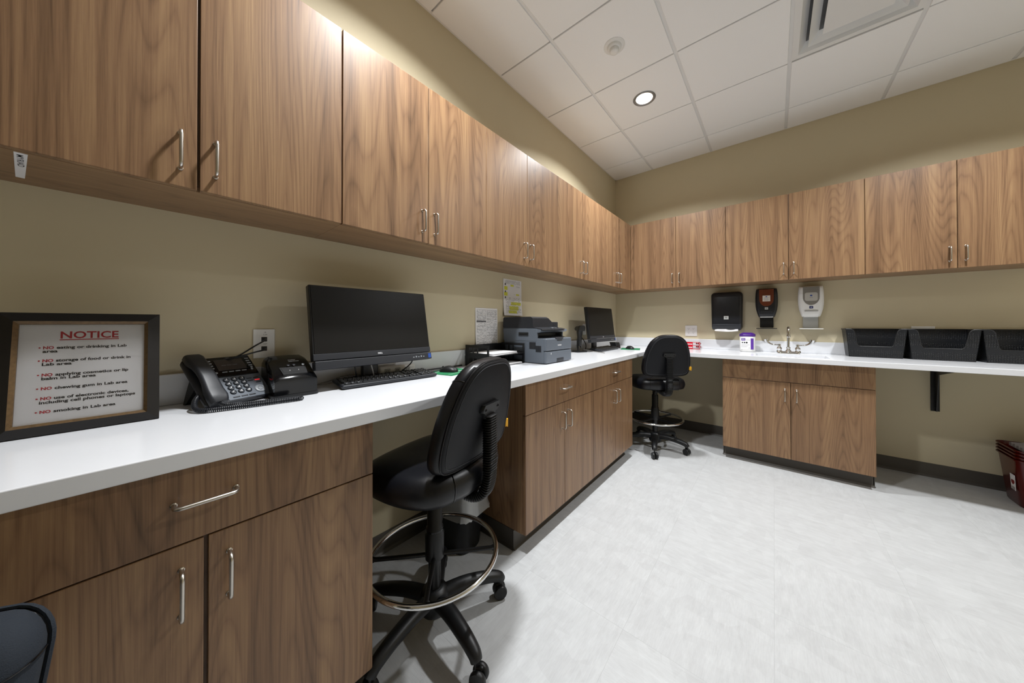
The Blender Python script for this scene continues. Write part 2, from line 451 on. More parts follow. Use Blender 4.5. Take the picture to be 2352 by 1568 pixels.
def base_cabinet(label, w, d, loc, rz, split, handles=True, drawer_name='drawer', group=None, G=.0032):
    t = thing('base_cabinet', label, 'cabinet', loc, rz, group); th = .019; top = ZC - TC
    if handles:
        MB().box(0, w, -(d - th - .002), 0, ZK, top - .001, .0008, 1).build('body', WOOD, t)
    else:      # open-topped carcass so the sink bowl hangs inside
        for xa in (0, w - .018): MB().box(xa, xa + .018, -(d - th - .002), 0, ZK, top - .001, .0008, 1).build('side_panel', WOOD, t)
        MB().box(.018, w - .018, -(d - th - .002), 0, ZK, ZK + .018).build('bottom_panel', WOOD, t, False)
        MB().box(.018, w - .018, -.012, 0, ZK + .018, top - .001).build('back_panel', WOOD, t, False)
    kb = MB().box(.004, w - .004, -(d - .082), -.002, 0, ZK - .001)
    kb.build('toe_kick_board', VINYL, t, False)
    prof = [(0, 0), (.014, 0), (.013, .003), (.007, .008), (.004, .017), (.004, ZK - .002), (0, ZK - .002)]
    y = -(d - .082)
    MB().loft([[(x, y - a, z) for a, z in prof] for x in (-.004, w + .004)]).build('vinyl_base', VINYL, t)
    for s_, xx in ((-1, .004), (1, w - .004)):
        MB().loft([[(xx + s_ * a, yy, z) for a, z in prof] for yy in (y - .004, -.002)]).build('vinyl_base', VINYL, t)
    o = link(drawer_name, front(drawer_name, w - G, top - ZD - .006), t, (G / 2, -(d - th), ZD + .0025))
    if handles: handle(o, (w - G) / 2, .087, th, True)
    for (a, b, side) in ((0, split, 'R'), (split, w, 'L')):
        o = link('door', front('door', b - a - G, ZD - ZK - .001), t, (a + G / 2, -(d - th), ZK))
        handle(o, (b - a - G - .034) if side == 'R' else .034, ZD - ZK - .102, th)
    return t
base_cabinet('walnut base cabinet with one drawer and two doors, below the notice frame', .7502, LC, (0, -4.156, 0), PI / 2, .3751, group='base cabinets with a drawer', G=.0075)
base_cabinet('walnut base cabinet right of the near stool, below the letter tray and printer', .768, LC, (0, -2.632, 0), PI / 2, .3849, group='base cabinets with a drawer')
base_cabinet('walnut base cabinet left of the far stool, below the barcode scanner', .776, LC, (0, -1.864, 0), PI / 2, .388, group='base cabinets with a drawer')
base_cabinet('walnut sink cabinet with plain top panel and two doors below the faucet', .9165, SC, (1.227, 0, 0), 0, .46, handles=False, drawer_name='false_front')

# ------------------------------------------------------------------ countertop with integral sink
ct = thing('countertop', 'white solid surface countertop wrapping the room corner', 'countertop', (0, 0, 0))
SX0, SX1, SY0, SY1 = 1.46, 1.92, -.545, -.235
b = MB(); grid = {}
def gv(x, y):
    k = (round(x, 4), round(y, 4))
    if k not in grid: grid[k] = b.bm.verts.new((x, y, ZC))
    return grid[k]
XS = [.001, DCL, SX0, SX1, XR - .001]; YS = [-4.156, -DCB, SY0, SY1, -.001]
for i in range(4):
    for j in range(4):
        if j == 0 and i > 0: continue
        if i == 2 and j == 2: continue
        b.bm.faces.new([gv(XS[i], YS[j]), gv(XS[i + 1], YS[j]), gv(XS[i + 1], YS[j + 1]), gv(XS[i], YS[j + 1])])
top = list(b.bm.faces)
r = bmesh.ops.extrude_face_region(b.bm, geom=top)
bmesh.ops.translate(b.bm, verts=[g for g in r['geom'] if isinstance(g, bmesh.types.BMVert)], vec=(0, 0, -TC))
bmesh.ops.recalc_face_normals(b.bm, faces=b.bm.faces)
bmesh.ops.dissolve_limit(b.bm, angle_limit=.01, verts=b.bm.verts, edges=b.bm.edges)
ed = [e for e in b.bm.edges if len(e.link_faces) == 2 and e.calc_face_angle(0) > .8]
bmesh.ops.bevel(b.bm, geom=ed, offset=.0022, segments=2, affect='EDGES', profile=.5)
b.build('slab', SOLID, ct, False)
MB().box(.001, .02, -4.156, -.001, ZC, ZC + .1026, .003, 2).build('backsplash', SOLID, ct)
MB().box(.02, XR - .001, -.02, -.001, ZC, ZC + .1026, .003, 2).build('backsplash', SOLID, ct)
cx, cy = (SX0 + SX1) / 2, (SY0 + SY1) / 2
w_, d_ = SX1 - SX0 + .012, SY1 - SY0 + .012
rings = [[(x, y, ZC - z) for x, y in rrect(w_ - 2 * i_, d_ - 2 * i_, rr_, 6, cx, cy)] for i_, z, rr_ in ((0, TC - .002, .012), (.012, .06, .04), (.02, .13, .05), (.05, .155, .06), (.12, .16, .03))]
MB().loft(rings, cap0=False).build('sink_bowl', SOLID, ct)
MB().lathe([(.02, 0), (.034, .001), (.038, .003)], 20, T(cx, cy, ZC - .159)).build('sink_drain', CHROME, ct)

# steel support bracket below the counter
br = thing('counter_bracket', 'black steel bracket holding the counter right of the sink cabinet', 'bracket', (2.548, 0, 0))
MB().box(-.022, .022, -.006, 0, .512, ZC - TC - .001, .001, 1).build('wall_leg', METALB, br)
MB().box(-.022, .022, -.44, -.006, ZC - TC - .008, ZC - TC - .001, .001, 1).build('top_arm', METALB, br)
MB().loft([[(x, -.006, .515), (x, -.006, ZC - TC - .008), (x, -.42, ZC - TC - .008), (x, -.42, ZC - TC - .014), (x, -.08, .80), (x, -.035, .515)] for x in (-.003, .003)]).build('gusset', METALB, br, False)

# ------------------------------------------------------------------ ceiling fittings
def downlight(i, x, y):
    lab = 'lit round recessed downlight near the corner of the ceiling' if i == 0 else ('round recessed downlight above the near desk', 'round recessed downlight right of the air diffuser')[i - 1]
    t = thing('downlight', lab, 'light', (x, y, H), 0, 'recessed downlights')
    MB().lathe([(.085, 0), (.087, -.003), (.084, -.006), (.07, -.005), (.062, -.001), (.06, .003)], 40, cap0=False, cap1=False).build('trim_ring', mat('grey_trim', '8b8b8b', .3, .5), t)
    MB().lathe([(.001, -.0085), (.025, -.0078), (.045, -.0055), (.0605, -.002), (.068, .0005)], 40).build('lens', LENS, t)
    ld = bpy.data.lights.new('lamp', 'AREA'); ld.shape = 'DISK'; ld.size = .135; ld.energy = LAMP_W; ld.color = LAMP_COL; ld.spread = math.radians(138)
    lo = bpy.data.objects.new('lamp', ld); C.objects.link(lo); lo.parent = t; lo.location = (0, 0, -.0115)
for i, (x, y) in enumerate(LIGHTS): downlight(i, x, y)
se = thing('ceiling_sensor', 'small white round sensor on the ceiling tile before the downlight', 'sensor', (.768, -1.889, H))
MB().lathe([(.068, 0), (.068, -.002), (.064, -.005), (.05, -.006), (.046, -.006)], 36, cap0=False, cap1=False).build('plate', WHITEP, se)
MB().lathe([(.047, -.0055), (.044, -.016), (.036, -.022), (.033, -.022)], 32, cap0=False).build('collar', WHITEP, se)
MB().lathe([(.03, -.02), (.03, -.036), (.026, -.042), (.012, -.045), (.001, -.0455)], 28, cap0=False).build('dome', WHITEP, se)
dx, dy = DIFF[0] + TP / 2, DIFF[1] - TP / 2
df = thing('air_diffuser', 'white square ceiling air diffuser with stepped vanes', 'air vent', (dx, dy, H))
def sqring(a0, z0, a1, z1, th=.004):
    return MB().loft([[(sx * a, sy * a, z) for sx, sy in ((1, 1), (-1, 1), (-1, -1), (1, -1))] for a, z in ((a0, z0), (a1, z1), (a1, z1 + th), (a0, z0 + th), (a0, z0))], False, False)
sqring(.296, .004, .262, .004).build('frame', TEE, df, False)
sqring(.262, .004, .225, .055).build('vane', TEE, df, False)
sqring(.215, .002, .165, .05).build('vane', TEE, df, False)
sqring(.225, .055, .20, .075).build('throat', mat('dark_throat', '6e7073', .6), df, False)
sqring(.165, .05, .14, .075).build('throat', MATS['dark_throat'], df, False)
MB().box(-.15, .15, -.15, .15, .001, .006, .002, 1).build('centre_plate', TEE, df)

# ------------------------------------------------------------------ stools / chairs. local: +X is backwards, origin on floor under the column
def closed_spline(ctrl, n=6):
    P = [Vector((*c, 0)) for c in ctrl]; out = []; m = len(P)
    for i in range(m):
        p0, p1, p2, p3 = P[i - 1], P[i], P[(i + 1) % m], P[(i + 2) % m]
        for k in range(n):
            t = k / n
            q = .5 * ((2 * p1) + (p2 - p0) * t + (2 * p0 - 5 * p1 + 4 * p2 - p3) * t * t + (3 * p1 - p0 - 3 * p2 + p3) * t ** 3)
            out.append((q.x, q.y))
    return out
def inset(o, d):
    n = len(o); out = []
    cx = sum(p[0] for p in o) / n; cy = sum(p[1] for p in o) / n
    for i, (x, y) in enumerate(o):
        ax, ay = o[i - 1]; bx, by = o[(i + 1) % n]
        tx, ty = bx - ax, by - ay; L = math.hypot(tx, ty) or 1
        nx, ny = -ty / L, tx / L
        if (cx - x) * nx + (cy - y) * ny < 0: nx, ny = -nx, -ny
        out.append((x + nx * d, y + ny * d))
    return out
def scale_o(o, k):
    n = len(o); cx = sum(p[0] for p in o) / n; cy = sum(p[1] for p in o) / n
    return [(cx + (x - cx) * k, cy + (y - cy) * k) for x, y in o]
DOME_O = closed_spline([(.0, .375), (.085, .365), (.15, .315), (.19, .225), (.208, .13), (.205, .05), (.175, .012), (.09, .001), (0, 0),
                        (-.09, .001), (-.175, .012), (-.205, .05), (-.208, .13), (-.19, .225), (-.15, .315), (-.085, .365)])
SEAT_O = closed_spline([(.225, 0), (.215, .10), (.175, .19), (.09, .232), (-.03, .238), (-.14, .215), (-.2, .165), (-.225, .08), (-.23, 0),
                        (-.225, -.08), (-.2, -.165), (-.14, -.215), (-.03, -.238), (.09, -.232), (.175, -.19), (.215, -.10)])
def stool(label, loc, rz, base_rot, seat_z=.575, group='black drafting stools', cover=None, shell=None, ring=True, tagged=True, back_dz=0., back_dx=0., BACK_O=None):
    cover = cover or LEATHER; shell = shell or SHELLB; BACK_O = BACK_O or DOME_O
    t = thing('drafting_stool' if ring else 'task_chair', label, 'stool' if ring else 'chair', loc, rz, group)
    # five-star base
    hub = MB().lathe([(.001, .06), (.05, .06), (.056, .075), (.056, .125), (.044, .145), (.032, .15)], 28)
    hub.build('hub', BLACKP, t)
    for k in range(5):
        a = base_rot + 2 * PI * k / 5
        M = Rz(a)
        pts = smooth_path([(.03, 0, .112), (.12, 0, .118), (.21, 0, .108), (.268, 0, .092), (.284, 0, .074)], 5)
        rings = []
        n = len(pts)
        for i, p in enumerate(pts):
            f = i / (n - 1); w = .031 - .011 * f; h = .026 - .006 * f
            t_ = (pts[min(i + 1, n - 1)] - pts[max(i - 1, 0)]).normalized(); nn = Vector((-t_.z, 0, t_.x))
            rings.append([p + Vector((0, y, 0)) + nn * z for y, z in [(w * math.cos(q) * (1 if True else 1), h * math.sin(q)) for q in [2 * PI * j / 14 for j in range(14)]]])
        leg = MB().loft(rings, M=M).build('leg', BLACKP, t)
        # twin wheel caster
        ca = base_rot + 2 * PI * k / 5 + (.9, 2.1, -.6, 1.7, .2)[k]
        Mc = M @ T(.286, 0, 0) @ Rz(ca)
        cb = MB()
        for s_ in (-1, 1):
            cb.lathe([(.001, 0), (.02, 0), (.0265, .004), (.0285, .009), (.0285, .016), (.026, .0205), (.012, .022), (.001, .022)], 24, Mc @ T(.008, s_ * .003, .0285) @ Rx(-s_ * PI / 2))
        cas = cb.build('caster', BLACKP, t)
        MB().tube([(0, 0, .03), (0, 0, .085)], .0055, 8, M=M @ T(.286, 0, 0)).tube([(.0, 0, .052), (.012, 0, .056), (.02, 0, .054)], .008, 8, M=Mc).build('caster_stem', METALB, cas)
    sz = seat_z
    if ring:
        MB().lathe([(.024, .14), (.024, .36), (.022, sz - .05), (.018, sz - .02)], 24).build('gas_column', METALB, t)
        MB().lathe([(.026, .262), (.036, .266), (.037, .36), (.033, .372), (.033, .385), (.029, .39), (.029, sz - .085), (.026, sz - .08)], 28).build('column_sleeve', BLACKP, t)
        MB().lathe([(.0335, .374), (.0342, .377), (.0335, .38)], 28, cap0=False, cap1=False).build('sleeve_groove', GLOSSB, t)
        R_ = .243
        fr = MB().tube([(R_ * math.cos(2 * PI * i / 72), R_ * math.sin(2 * PI * i / 72), .285) for i in range(72)] + [(R_, 0, .285), (R_ * math.cos(.08), R_ * math.sin(.08), .285)], .0095, 12).build('foot_ring', CHROME, t)
        for k in range(4):
            a = base_rot + .95 + PI / 2 * k
            MB().tube([(.03, 0, .276), (.15, 0, .276), (.222, 0, .277), (.236, 0, .281)], .0085, 10, M=Rz(a)).lathe([(.006, .268), (.006, .274)], 10, M=Rz(a) @ T(.232, 0, 0)).build('ring_spoke', METALB, t)
    else:
        MB().lathe([(.028, .14), (.028, .3), (.02, .302), (.02, sz - .02)], 24).build('gas_column', METALB, t)
    # mechanism plate
    MB().box(-.10, .12, -.05, .05, sz - .035, sz - .005, .006).build('seat_mechanism', METALB, t)
    MB().tube([(.0, .05, sz - .025), (.03, .15, sz - .03), (.04, .21, sz - .028)], .005, 8).build('height_lever', METALB, t)
    # seat cushion (rounded pad, waterfall front)
    def seat_z_off(x): return -.028 * max(0, (-x - .05) / .18) ** 2 + .012 * max(0, (x - .05) / .17) ** 2
    prof = [(.03, 0), (.008, .008), (0, .025), (-.004, .045), (0, .066), (.012, .085), (.03, .097), (.06, .104)]
    rings = []
    for d, z in prof: rings.append([(x, y, sz + z + seat_z_off(x) * (z / .1)) for x, y in inset(SEAT_O, d)])
    for k, z in ((.55, .106), (.3, .102), (.08, .1)):
        rings.append([(x, y, sz + z + seat_z_off(x)) for x, y in scale_o(SEAT_O, k)])
    st = MB().loft(rings).build('seat', cover, t, angle=70)
    # seam lines over the rear corners of the seat
    def near(o, p): return min(range(len(o)), key=lambda i: (o[i][0] - p[0]) ** 2 + (o[i][1] - p[1]) ** 2)
    for s_ in (-1, 1):
        k_ = near(SEAT_O, (.205, s_ * .14))
        line = [(x, y, sz + z + .0006 + seat_z_off(x) * (z / .1)) for (x, y), z in [(inset(SEAT_O, d - .0006)[k_], z) for d, z in prof[1:]]]
        ex, ey, ez = line[-1]
        line += [(ex * .72, ey * .62, ez + .0015), (ex * .45, ey * .4, ez + .001)]
        MB().tube(smooth_path(line, 4), .0012, 6).build('seam', GLOSSB, st)
    # backrest: cushion in front, flat covered shell behind, piping between
    bz = sz + .13 + back_dz; bx = .255 + back_dx
    def bend(y, z): return .35 * y * y * -1 + (z - .1) * .21
    def ringb(o, x): return [(bx + x + bend(y, z), y, bz + z) for y, z in o]
    cush = [(.02, -.004), (.003, -.006), (-.002, -.02), (-.003, -.035), (.002, -.05), (.015, -.062), (.04, -.07)]
    rings = [ringb(inset(BACK_O, d), x) for d, x in cush] + [ringb(scale_o(BACK_O, k), -.074) for k in (.5, .1)]
    bk = MB().loft(rings).build('backrest', cover, t, angle=70)
    sh = [(.012, -.006), (.006, -.001), (.008, .004), (.02, .007)]
    rings = [ringb(inset(BACK_O, d), x) for d, x in sh] + [ringb(scale_o(BACK_O, k), .008) for k in (.6, .2)]
    shl = MB().loft(rings).build('back_shell', shell, t, angle=70)
    o_ = ringb(inset(BACK_O, .004), .001)
    MB().tube(o_ + o_[:2], .0028, 6).build('piping', cover, shl)
    o_ = ringb(inset(BACK_O, .02), .0078)
    MB().tube(o_ + o_[:2], .0009, 5).build('stitching', mat('dark_grey_thread', '4a4c52', .7), shl)
    for s_ in (-1, 1):
        k_ = near(BACK_O, (s_ * .15, .315))
        MB().tube(smooth_path([ringb(inset(BACK_O, d - .0006), x)[k_] for d, x in cush[1:]], 3), .0011, 5).build('seam', GLOSSB, bk)
    if tagged:
        MB().box(bx - .028, bx - .012, .2, .222, bz + .06, bz + .092, .003).box(bx - .03, bx - .012, .213, .219, bz + .056, bz + .07, .001).build('yellow_tag', YELLOW, t)
    # back plate bracket
    px = bx + .016
    pl = [(y_, z_ + .045) for y_, z_ in ((-.05, .17), (-.056, .16), (-.056, .145), (-.046, .138), (-.033, .134), (-.03, .118), (.03, .118), (.033, .134), (.046, .138), (.056, .145), (.056, .16), (.05, .17))]
    brk = MB().loft([[(bx + bend(0, z) + dx_, y * k, bz + z) for y, z in pl] for dx_, k in ((.006, 1), (.016, 1), (.022, .93))]).build('bracket', BLACKP, t)
    for y_ in (-.04, .04):
        MB().lathe([(.0055, 0), (.0055, .0022), (.004, .0024), (.0035, .0006)], 14, T(bx + bend(0, .195) + .0215, y_, bz + .197) @ Ry(PI / 2)).build('bolt', GLOSSB, brk)
    # ribbed bellows over the spine
    path = smooth_path([(bx + .034, 0, bz + .173), (bx + .034, 0, bz + .09), (bx + .034, 0, sz + .11), (bx + .03, 0, sz + .045), (bx + .012, 0, sz - .005), (bx - .03, 0, sz - .028), (bx - .085, 0, sz - .025), (bx - .14, 0, sz - .02)], 14)
    # resample evenly
    Ls = [0]
    for a_, b_ in zip(path, path[1:]): Ls.append(Ls[-1] + (b_ - a_).length)
    tot = Ls[-1]; step = .0022; pts = []; i = 0
    for q in range(int(tot / step) + 1):
        s0 = q * step
        while i < len(Ls) - 2 and Ls[i + 1] < s0: i += 1
        f = (s0 - Ls[i]) / max(1e-9, Ls[i + 1] - Ls[i]); pts.append(path[i].lerp(path[i + 1], f))
    rs = [(.80, 1.0, 1.02, .84)[q % 4] for q in range(len(pts))]
    sec = [(.031 * math.copysign(abs(math.cos(a)) ** .6, math.cos(a)), .019 * math.copysign(abs(math.sin(a)) ** .6, math.sin(a))) for a in [2 * PI * j / 16 for j in range(16)]]
    MB().tube(pts, 1, rs=rs, sec=sec).build('spine_bellows', BLACKP, t, angle=50)
    return t
stool('black leather drafting stool at the near desk, left knee space', (.535, -3.135, 0), math.radians(13), math.radians(-7 - 13), .585, back_dz=-.025, back_dx=-.03)
stool('black leather drafting stool at the far desk in the corner', (.69, -.735, 0), math.radians(-50), math.radians(-75.5 + 50), .585)
# ------------------------------------------------------------------ things on the left counter
# desk things: local width +X (right), front towards -Y, turned +90 deg to face +x
def leftpose(x, y, a=0.): return (x, y, ZC), PI / 2 + a

# framed notice
nf_loc, nf_rz = leftpose(.204, -3.9676, -.0291)
nf = thing('framed_notice', 'dark framed lab rules notice leaning back on the counter', 'picture frame', nf_loc, nf_rz)
FW, FH, TILT = .2521, .3027, .194
MF = Rx(-TILT)
def frame_bar(o, i_, y_o, y_i, yb):  # picture-frame moulding, four mitred bars
    bars = []
    (w0, h0), (w1, h1) = o, i_
    co = [(-w0 / 2, (FH - h0) / 2), (w0 / 2, (FH - h0) / 2), (w0 / 2, (FH + h0) / 2), (-w0 / 2, (FH + h0) / 2)]
    ci = [(-w1 / 2, (FH - h1) / 2), (w1 / 2, (FH - h1) / 2), (w1 / 2, (FH + h1) / 2), (-w1 / 2, (FH + h1) / 2)]
    for k in range(4):
        j = (k + 1) % 4
        bars.append([[(co[k][0], yb, co[k][1]), (co[k][0], y_o, co[k][1]), (ci[k][0], y_i, ci[k][1]), (ci[k][0], yb, ci[k][1])],
                     [(co[j][0], yb, co[j][1]), (co[j][0], y_o, co[j][1]), (ci[j][0], y_i, ci[j][1]), (ci[j][0], yb, ci[j][1])]])
    return bars
SWI, SHI = FW - .058, FH - .058       # sight size
for r_ in frame_bar((FW, FH), (SWI + .014, SHI + .014), -.012, -.018, .006): MB().loft(r_, M=MF).build('frame_bar', FRAMEB, nf, False)
for r_ in frame_bar((SWI + .014, SHI + .014), (SWI, SHI), -.0165, -.010, .004): MB().loft(r_, M=MF).build('gold_trim', GOLD, nf, False)
sheet = MB().box(-SWI / 2 - .003, SWI / 2 + .003, -.004, -.003, (FH - SHI) / 2 - .003, (FH + SHI) / 2 + .003, M=MF).build('notice_sheet', PAPER, nf, False)
MB().box(-SWI / 2 - .004, SWI / 2 + .004, -.0085, -.0065, (FH - SHI) / 2 - .004, (FH + SHI) / 2 + .004, M=MF).build('glass_pane', GLASS, nf, False)
MB().box(-FW / 2 + .02, FW / 2 - .02, .004, .007, .02, FH - .02, M=MF).build('backing', BLACKP, nf, False)
MB().loft([[(-.03, .05, .2), (.03, .05, .2), (.03, .052, .2), (-.03, .052, .2)], [(-.035, .105, .001), (.035, .105, .001), (.035, .108, .001), (-.035, .108, .001)]]).build('easel_leg', BLACKP, nf, False)
MT = MF @ T(-SWI / 2, -.0046, (FH + SHI) / 2) @ Rx(PI / 2)
def nline(s, fx0, fx1, fy, m, ch, bold=.012):
    text(s, fx0 * SWI, -fy * SHI, (fx1 - fx0) * SWI, ch * SHI, bold, m, 'lettering', sheet, MT)
nline('NOTICE', .295, .765, .147, REDINK, .072, .02)
MB().box(.29 * SWI, .768 * SWI, -.1665 * SHI, -.158 * SHI, 0, .0002, M=MT).build('underline', REDINK, sheet, False)
for fy, no, rest, x1, nxt in ((.256, 1, 'eating or drinking in Lab', .839, ('area', .17, .28, .293)), (.39, 1, 'storage of food or drink in', .875, ('Lab area', .17, .389, .427)),
                              (.535, 1, 'applying cosmetics or lip', .858, ('balm in Lab area', .172, .583, .572)), (.672, 1, 'chewing gum in Lab area', .853, None),
                              (.772, 1, 'use of electronic devices,', .864, ('including cell phones or laptops', .165, .923, .812)), (.905, 1, 'smoking in Lab area', .753, None)):
    nline('NO', .173, .251, fy, REDINK, .028, .03); nline(rest, .27, x1, fy, INK, .028, .03)
    MB().lathe([(.0016, 0), (.0016, .0002)], 10, MT @ T(.148 * SWI, -(fy - .014) * SHI, 0)).build('bullet', REDINK, sheet, False)
    if nxt: nline(nxt[0], nxt[1], nxt[2], nxt[3], INK, .028, .03)

# desk phone
ph_loc, ph_rz = leftpose(.178, -3.655, math.radians(19.5))
ph = thing('desk_phone', 'dark grey desk phone with coiled cord beside the notice frame', 'telephone', ph_loc, ph_rz)
PW, PL = .19, .205
MP = T(0, 0, .012) @ Rx(math.radians(43))     # face plane: local X width, Y up the slope, Z out of the face
MB().loft([[(x, y, z) for x, y in rrect(PW - 2 * i_, PL - 2 * i_, .012, 4, 0, PL / 2)] for i_, z in ((.004, -.018), (0, -.013), (0, -.003), (.003, 0))], M=MP).build('body', DGREYP, ph)
MB().box(-PW / 2 + .06, PW / 2 - .002, .006, .108, 0, .0022, .001, 1, MP).build('keypad_panel', GREYP, ph)
MB().box(-PW / 2 + .06, PW / 2 - .002, .110, .201, 0, .003, .001, 1, MP).build('display_bezel', GLOSSB, ph)
dsp = MB().box(-.018, .066, .137, .187, .003, .0042, .001, 1, MP).build('display', mat('phone_display', '3c3734', .2), ph)
text('10:22 THU 1 JUN', -.003, .158, .045, .003, 0, GREYBTN, 'display_text', dsp, MP @ T(0, 0, .0044))
text('NEC', .02, .193, .012, .003, .01, GREYBTN, 'logo', ph, MP @ T(0, 0, .0033))
for s_, n_ in ((-1, 4), (1, 4)):
    for k in range(n_):
        MB().box(.024 + s_ * .056 - .006, .024 + s_ * .056 + .006, .147 + k * .0115, .152 + k * .0115, .003, .0052, .0008, 1, MP).build('line_key', GREYBTN, ph)
for k in range(4): MB().box(-.012 + k * .019, .003 + k * .019, .1265, .1305, .003, .005, .0008, 1, MP).build('soft_key', GREYBTN, ph)
for x_, y_ in ((-.028, .128), (.078, .130), (.080, .139)): MB().lathe([(.0038, .003), (.0038, .0048), (.002, .0055)], 12, MP @ T(x_, y_, 0)).build('round_key', GREYBTN, ph)
KEYS = '123456789*0#'
key_me = None
for k, ch in enumerate(KEYS):
    x_ = -.014 + (k % 3) * .0225; y_ = .092 - (k // 3) * .0185
    kk = MB().lathe([(.0096, .002), (.0096, .0026), (.0088, .0026), (.0086, .0055), (.007, .0068), (.001, .0072)], 18, MP @ T(x_, y_, 0)).build('dial_key', mat('dark_key', '2c3036', .35), ph)
    text(ch, x_, y_ - .0032, None, .0066, .015, WHITEINK, 'key_digit', kk, MP @ T(0, 0, .0074), 'C')
for k in range(3): MB().box(-.022 + k * .023, -.003 + k * .023, .013, .017, .002, .0042, .0008, 1, MP).build('function_key', DGREYP, ph)
for k in range(5):
    MB().box((.052, .073)[k % 2] - .008 + (0 if k < 4 else .021), (.052, .073)[k % 2] + .008 + (0 if k < 4 else .021), .086 - (k // 2) * .011, .0895 - (k // 2) * .011, .002, .0042, .0008, 1, MP).build('function_key', REDLED if k == 3 else DGREYP, ph)
nav = MB().lathe([(.0165, .002), (.0165, .004), (.0155, .005), (.0085, .005), (.008, .0035), (.0072, .0035), (.0068, .0052), (.001, .0055)], 28, MP @ T(.066, .035, 0)).build('navigation_wheel', GREYBTN, ph)
# handset
hs = []
prof = [(-.004, .042, .022), (.004, .048, .027), (.02, .052, .031), (.045, .049, .030), (.075, .046, .034), (.10, .045, .037), (.125, .045, .036), (.15, .047, .031), (.175, .05, .028), (.195, .049, .026), (.207, .044, .021)]
for y_, w_, z_ in prof:
    th_ = .03 if (y_ < .05 or y_ > .16) else .021
    hs.append([(-.068 + p[0], y_, z_ - th_ / 2 + p[1]) for p in rrect(w_, th_, .0095, 4)])
MB().loft(hs, M=MP).build('handset', DGREYP, ph, angle=50)
MB().box(-.092, -.044, .008, .05, 0, .006, .003, 1, MP).build('handset_cradle', BLACKP, ph)
MB().box(-.092, -.044, .155, .2, 0, .006, .003, 1, MP).build('handset_cradle', BLACKP, ph)
for s_ in (-1, 1):
    MB().loft([[(s_ * .07 + dx_, y_, z_) for dx_ in (-.012, .012) for y_, z_ in (((a_, b_), (c_, d_)) if dx_ < 0 else ((c_, d_), (a_, b_)))] for a_, b_, c_, d_ in ((.085, .07, .125, .085), (.115, .035, .145, .042), (.15, .0, .162, .0))]).build('stand_leg', BLACKP, ph)
# coiled cord
ctrl = [(-.08, .06, .05), (-.108, .035, .03), (-.122, .0, .012), (-.115, -.03, .008), (-.085, -.052, .008), (-.03, -.085, .008), (.03, -.117, .008), (.075, -.142, .008), (.094, -.148, .008), (.096, -.138, .008), (.07, -.117, .0085), (.02, -.087, .009), (-.03, -.052, .010), (-.062, -.024, .013), (-.068, -.006, .024)]
path = smooth_path(ctrl, 30); pts = []; acc = 0; uprev = None
for i in range(len(path) - 1):
    p, q = path[i], path[i + 1]; tn = (q - p).normalized(); L_ = (q - p).length
    u_ = tn.cross(Vector((0, 0, 1))).normalized(); w_ = u_.cross(tn)
    n_ = max(2, int(L_ / .0004))
    for k in range(n_):
        a_ = acc + k / n_ * L_ / .0046 * 2 * PI
        pts.append(p.lerp(q, k / n_) + (u_ * math.cos(a_) + w_ * math.sin(a_)) * .0058)
    acc += L_ / .0046 * 2 * PI
MB().tube(pts, .0018, 5).build('coiled_cord', DGREYP, ph)

# label printer
lp_loc, lp_rz = leftpose(.205, -3.508, math.radians(2))
lp = thing('label_printer', 'glossy black label printer between the desk phone and monitor', 'printer', lp_loc, lp_rz)
LW, LD = .134, .165
prof = [(0, .012), (0, .068), (.006, .078), (.02, .087), (.05, .106), (.085, .128), (.12, .142), (.148, .146), (.160, .138), (LD, .11), (LD, .012)]
MB().loft([[(x, y, z * k if z > .05 else z) for y, z in prof] for x, k in ((-LW / 2, .86), (-LW / 2 + .004, .93), (-LW / 2 + .016, .985), (0, 1), (LW / 2 - .016, .985), (LW / 2 - .004, .93), (LW / 2, .86))]).build('body', GLOSSB, lp, angle=30)
MB().loft([[(x, y, z) for x, y in rrect(LW + .012, LD + .01, .015, 4, 0, LD / 2)] for z in (0, .012)]).build('base', BLACKP, lp)
sl = math.atan2(.022, .035)
ML = T(0, .0, 0)
pan = MB().loft([[(x, y, z + dz) for x, y, z in ((-.038, .012, .0835), (.038, .012, .0835), (.042, .047, .1055), (-.042, .047, .1055))] for dz in (-.002, .0022)]).build('paper_slot', BLACKP, lp)
MB().loft([[(x, y, z + dz) for x, y, z in ((-.034, .02, .0885), (.034, .02, .0885), (.037, .042, .1025), (-.037, .042, .1025))] for dz in (-.001, .003)]).build('slot_opening', mat('slot_black', '050506', .5), pan)
for x_ in (-.014, .014): MB().box(x_ - .001, x_ + .001, .027, .031, .0935, .0985).build('guide_pin', WHITEINK, pan)
Mt = T(0, .05, .1098) @ Rx(math.atan2(.022, .035))
text('brother', -.006, .034, .024, .0042, .012, WHITEINK, 'logo', lp, Mt @ T(0, 0, .0026))
text('Label Printer', -.006, .026, .034, .0036, .012, WHITEINK, 'lettering', lp, Mt @ T(0, 0, .0026))
for x_ in (-.012, .006): MB().lathe([(.005, 0), (.005, .0012), (.004, .0016)], 14, Mt @ T(x_, .006, .001)).build('button', DGREYP, lp)
MB().lathe([(.005, 0), (.005, .0012), (.004, .0016)], 14, Mt @ T(.036, .004, .001)).build('button', GREYBTN, lp)

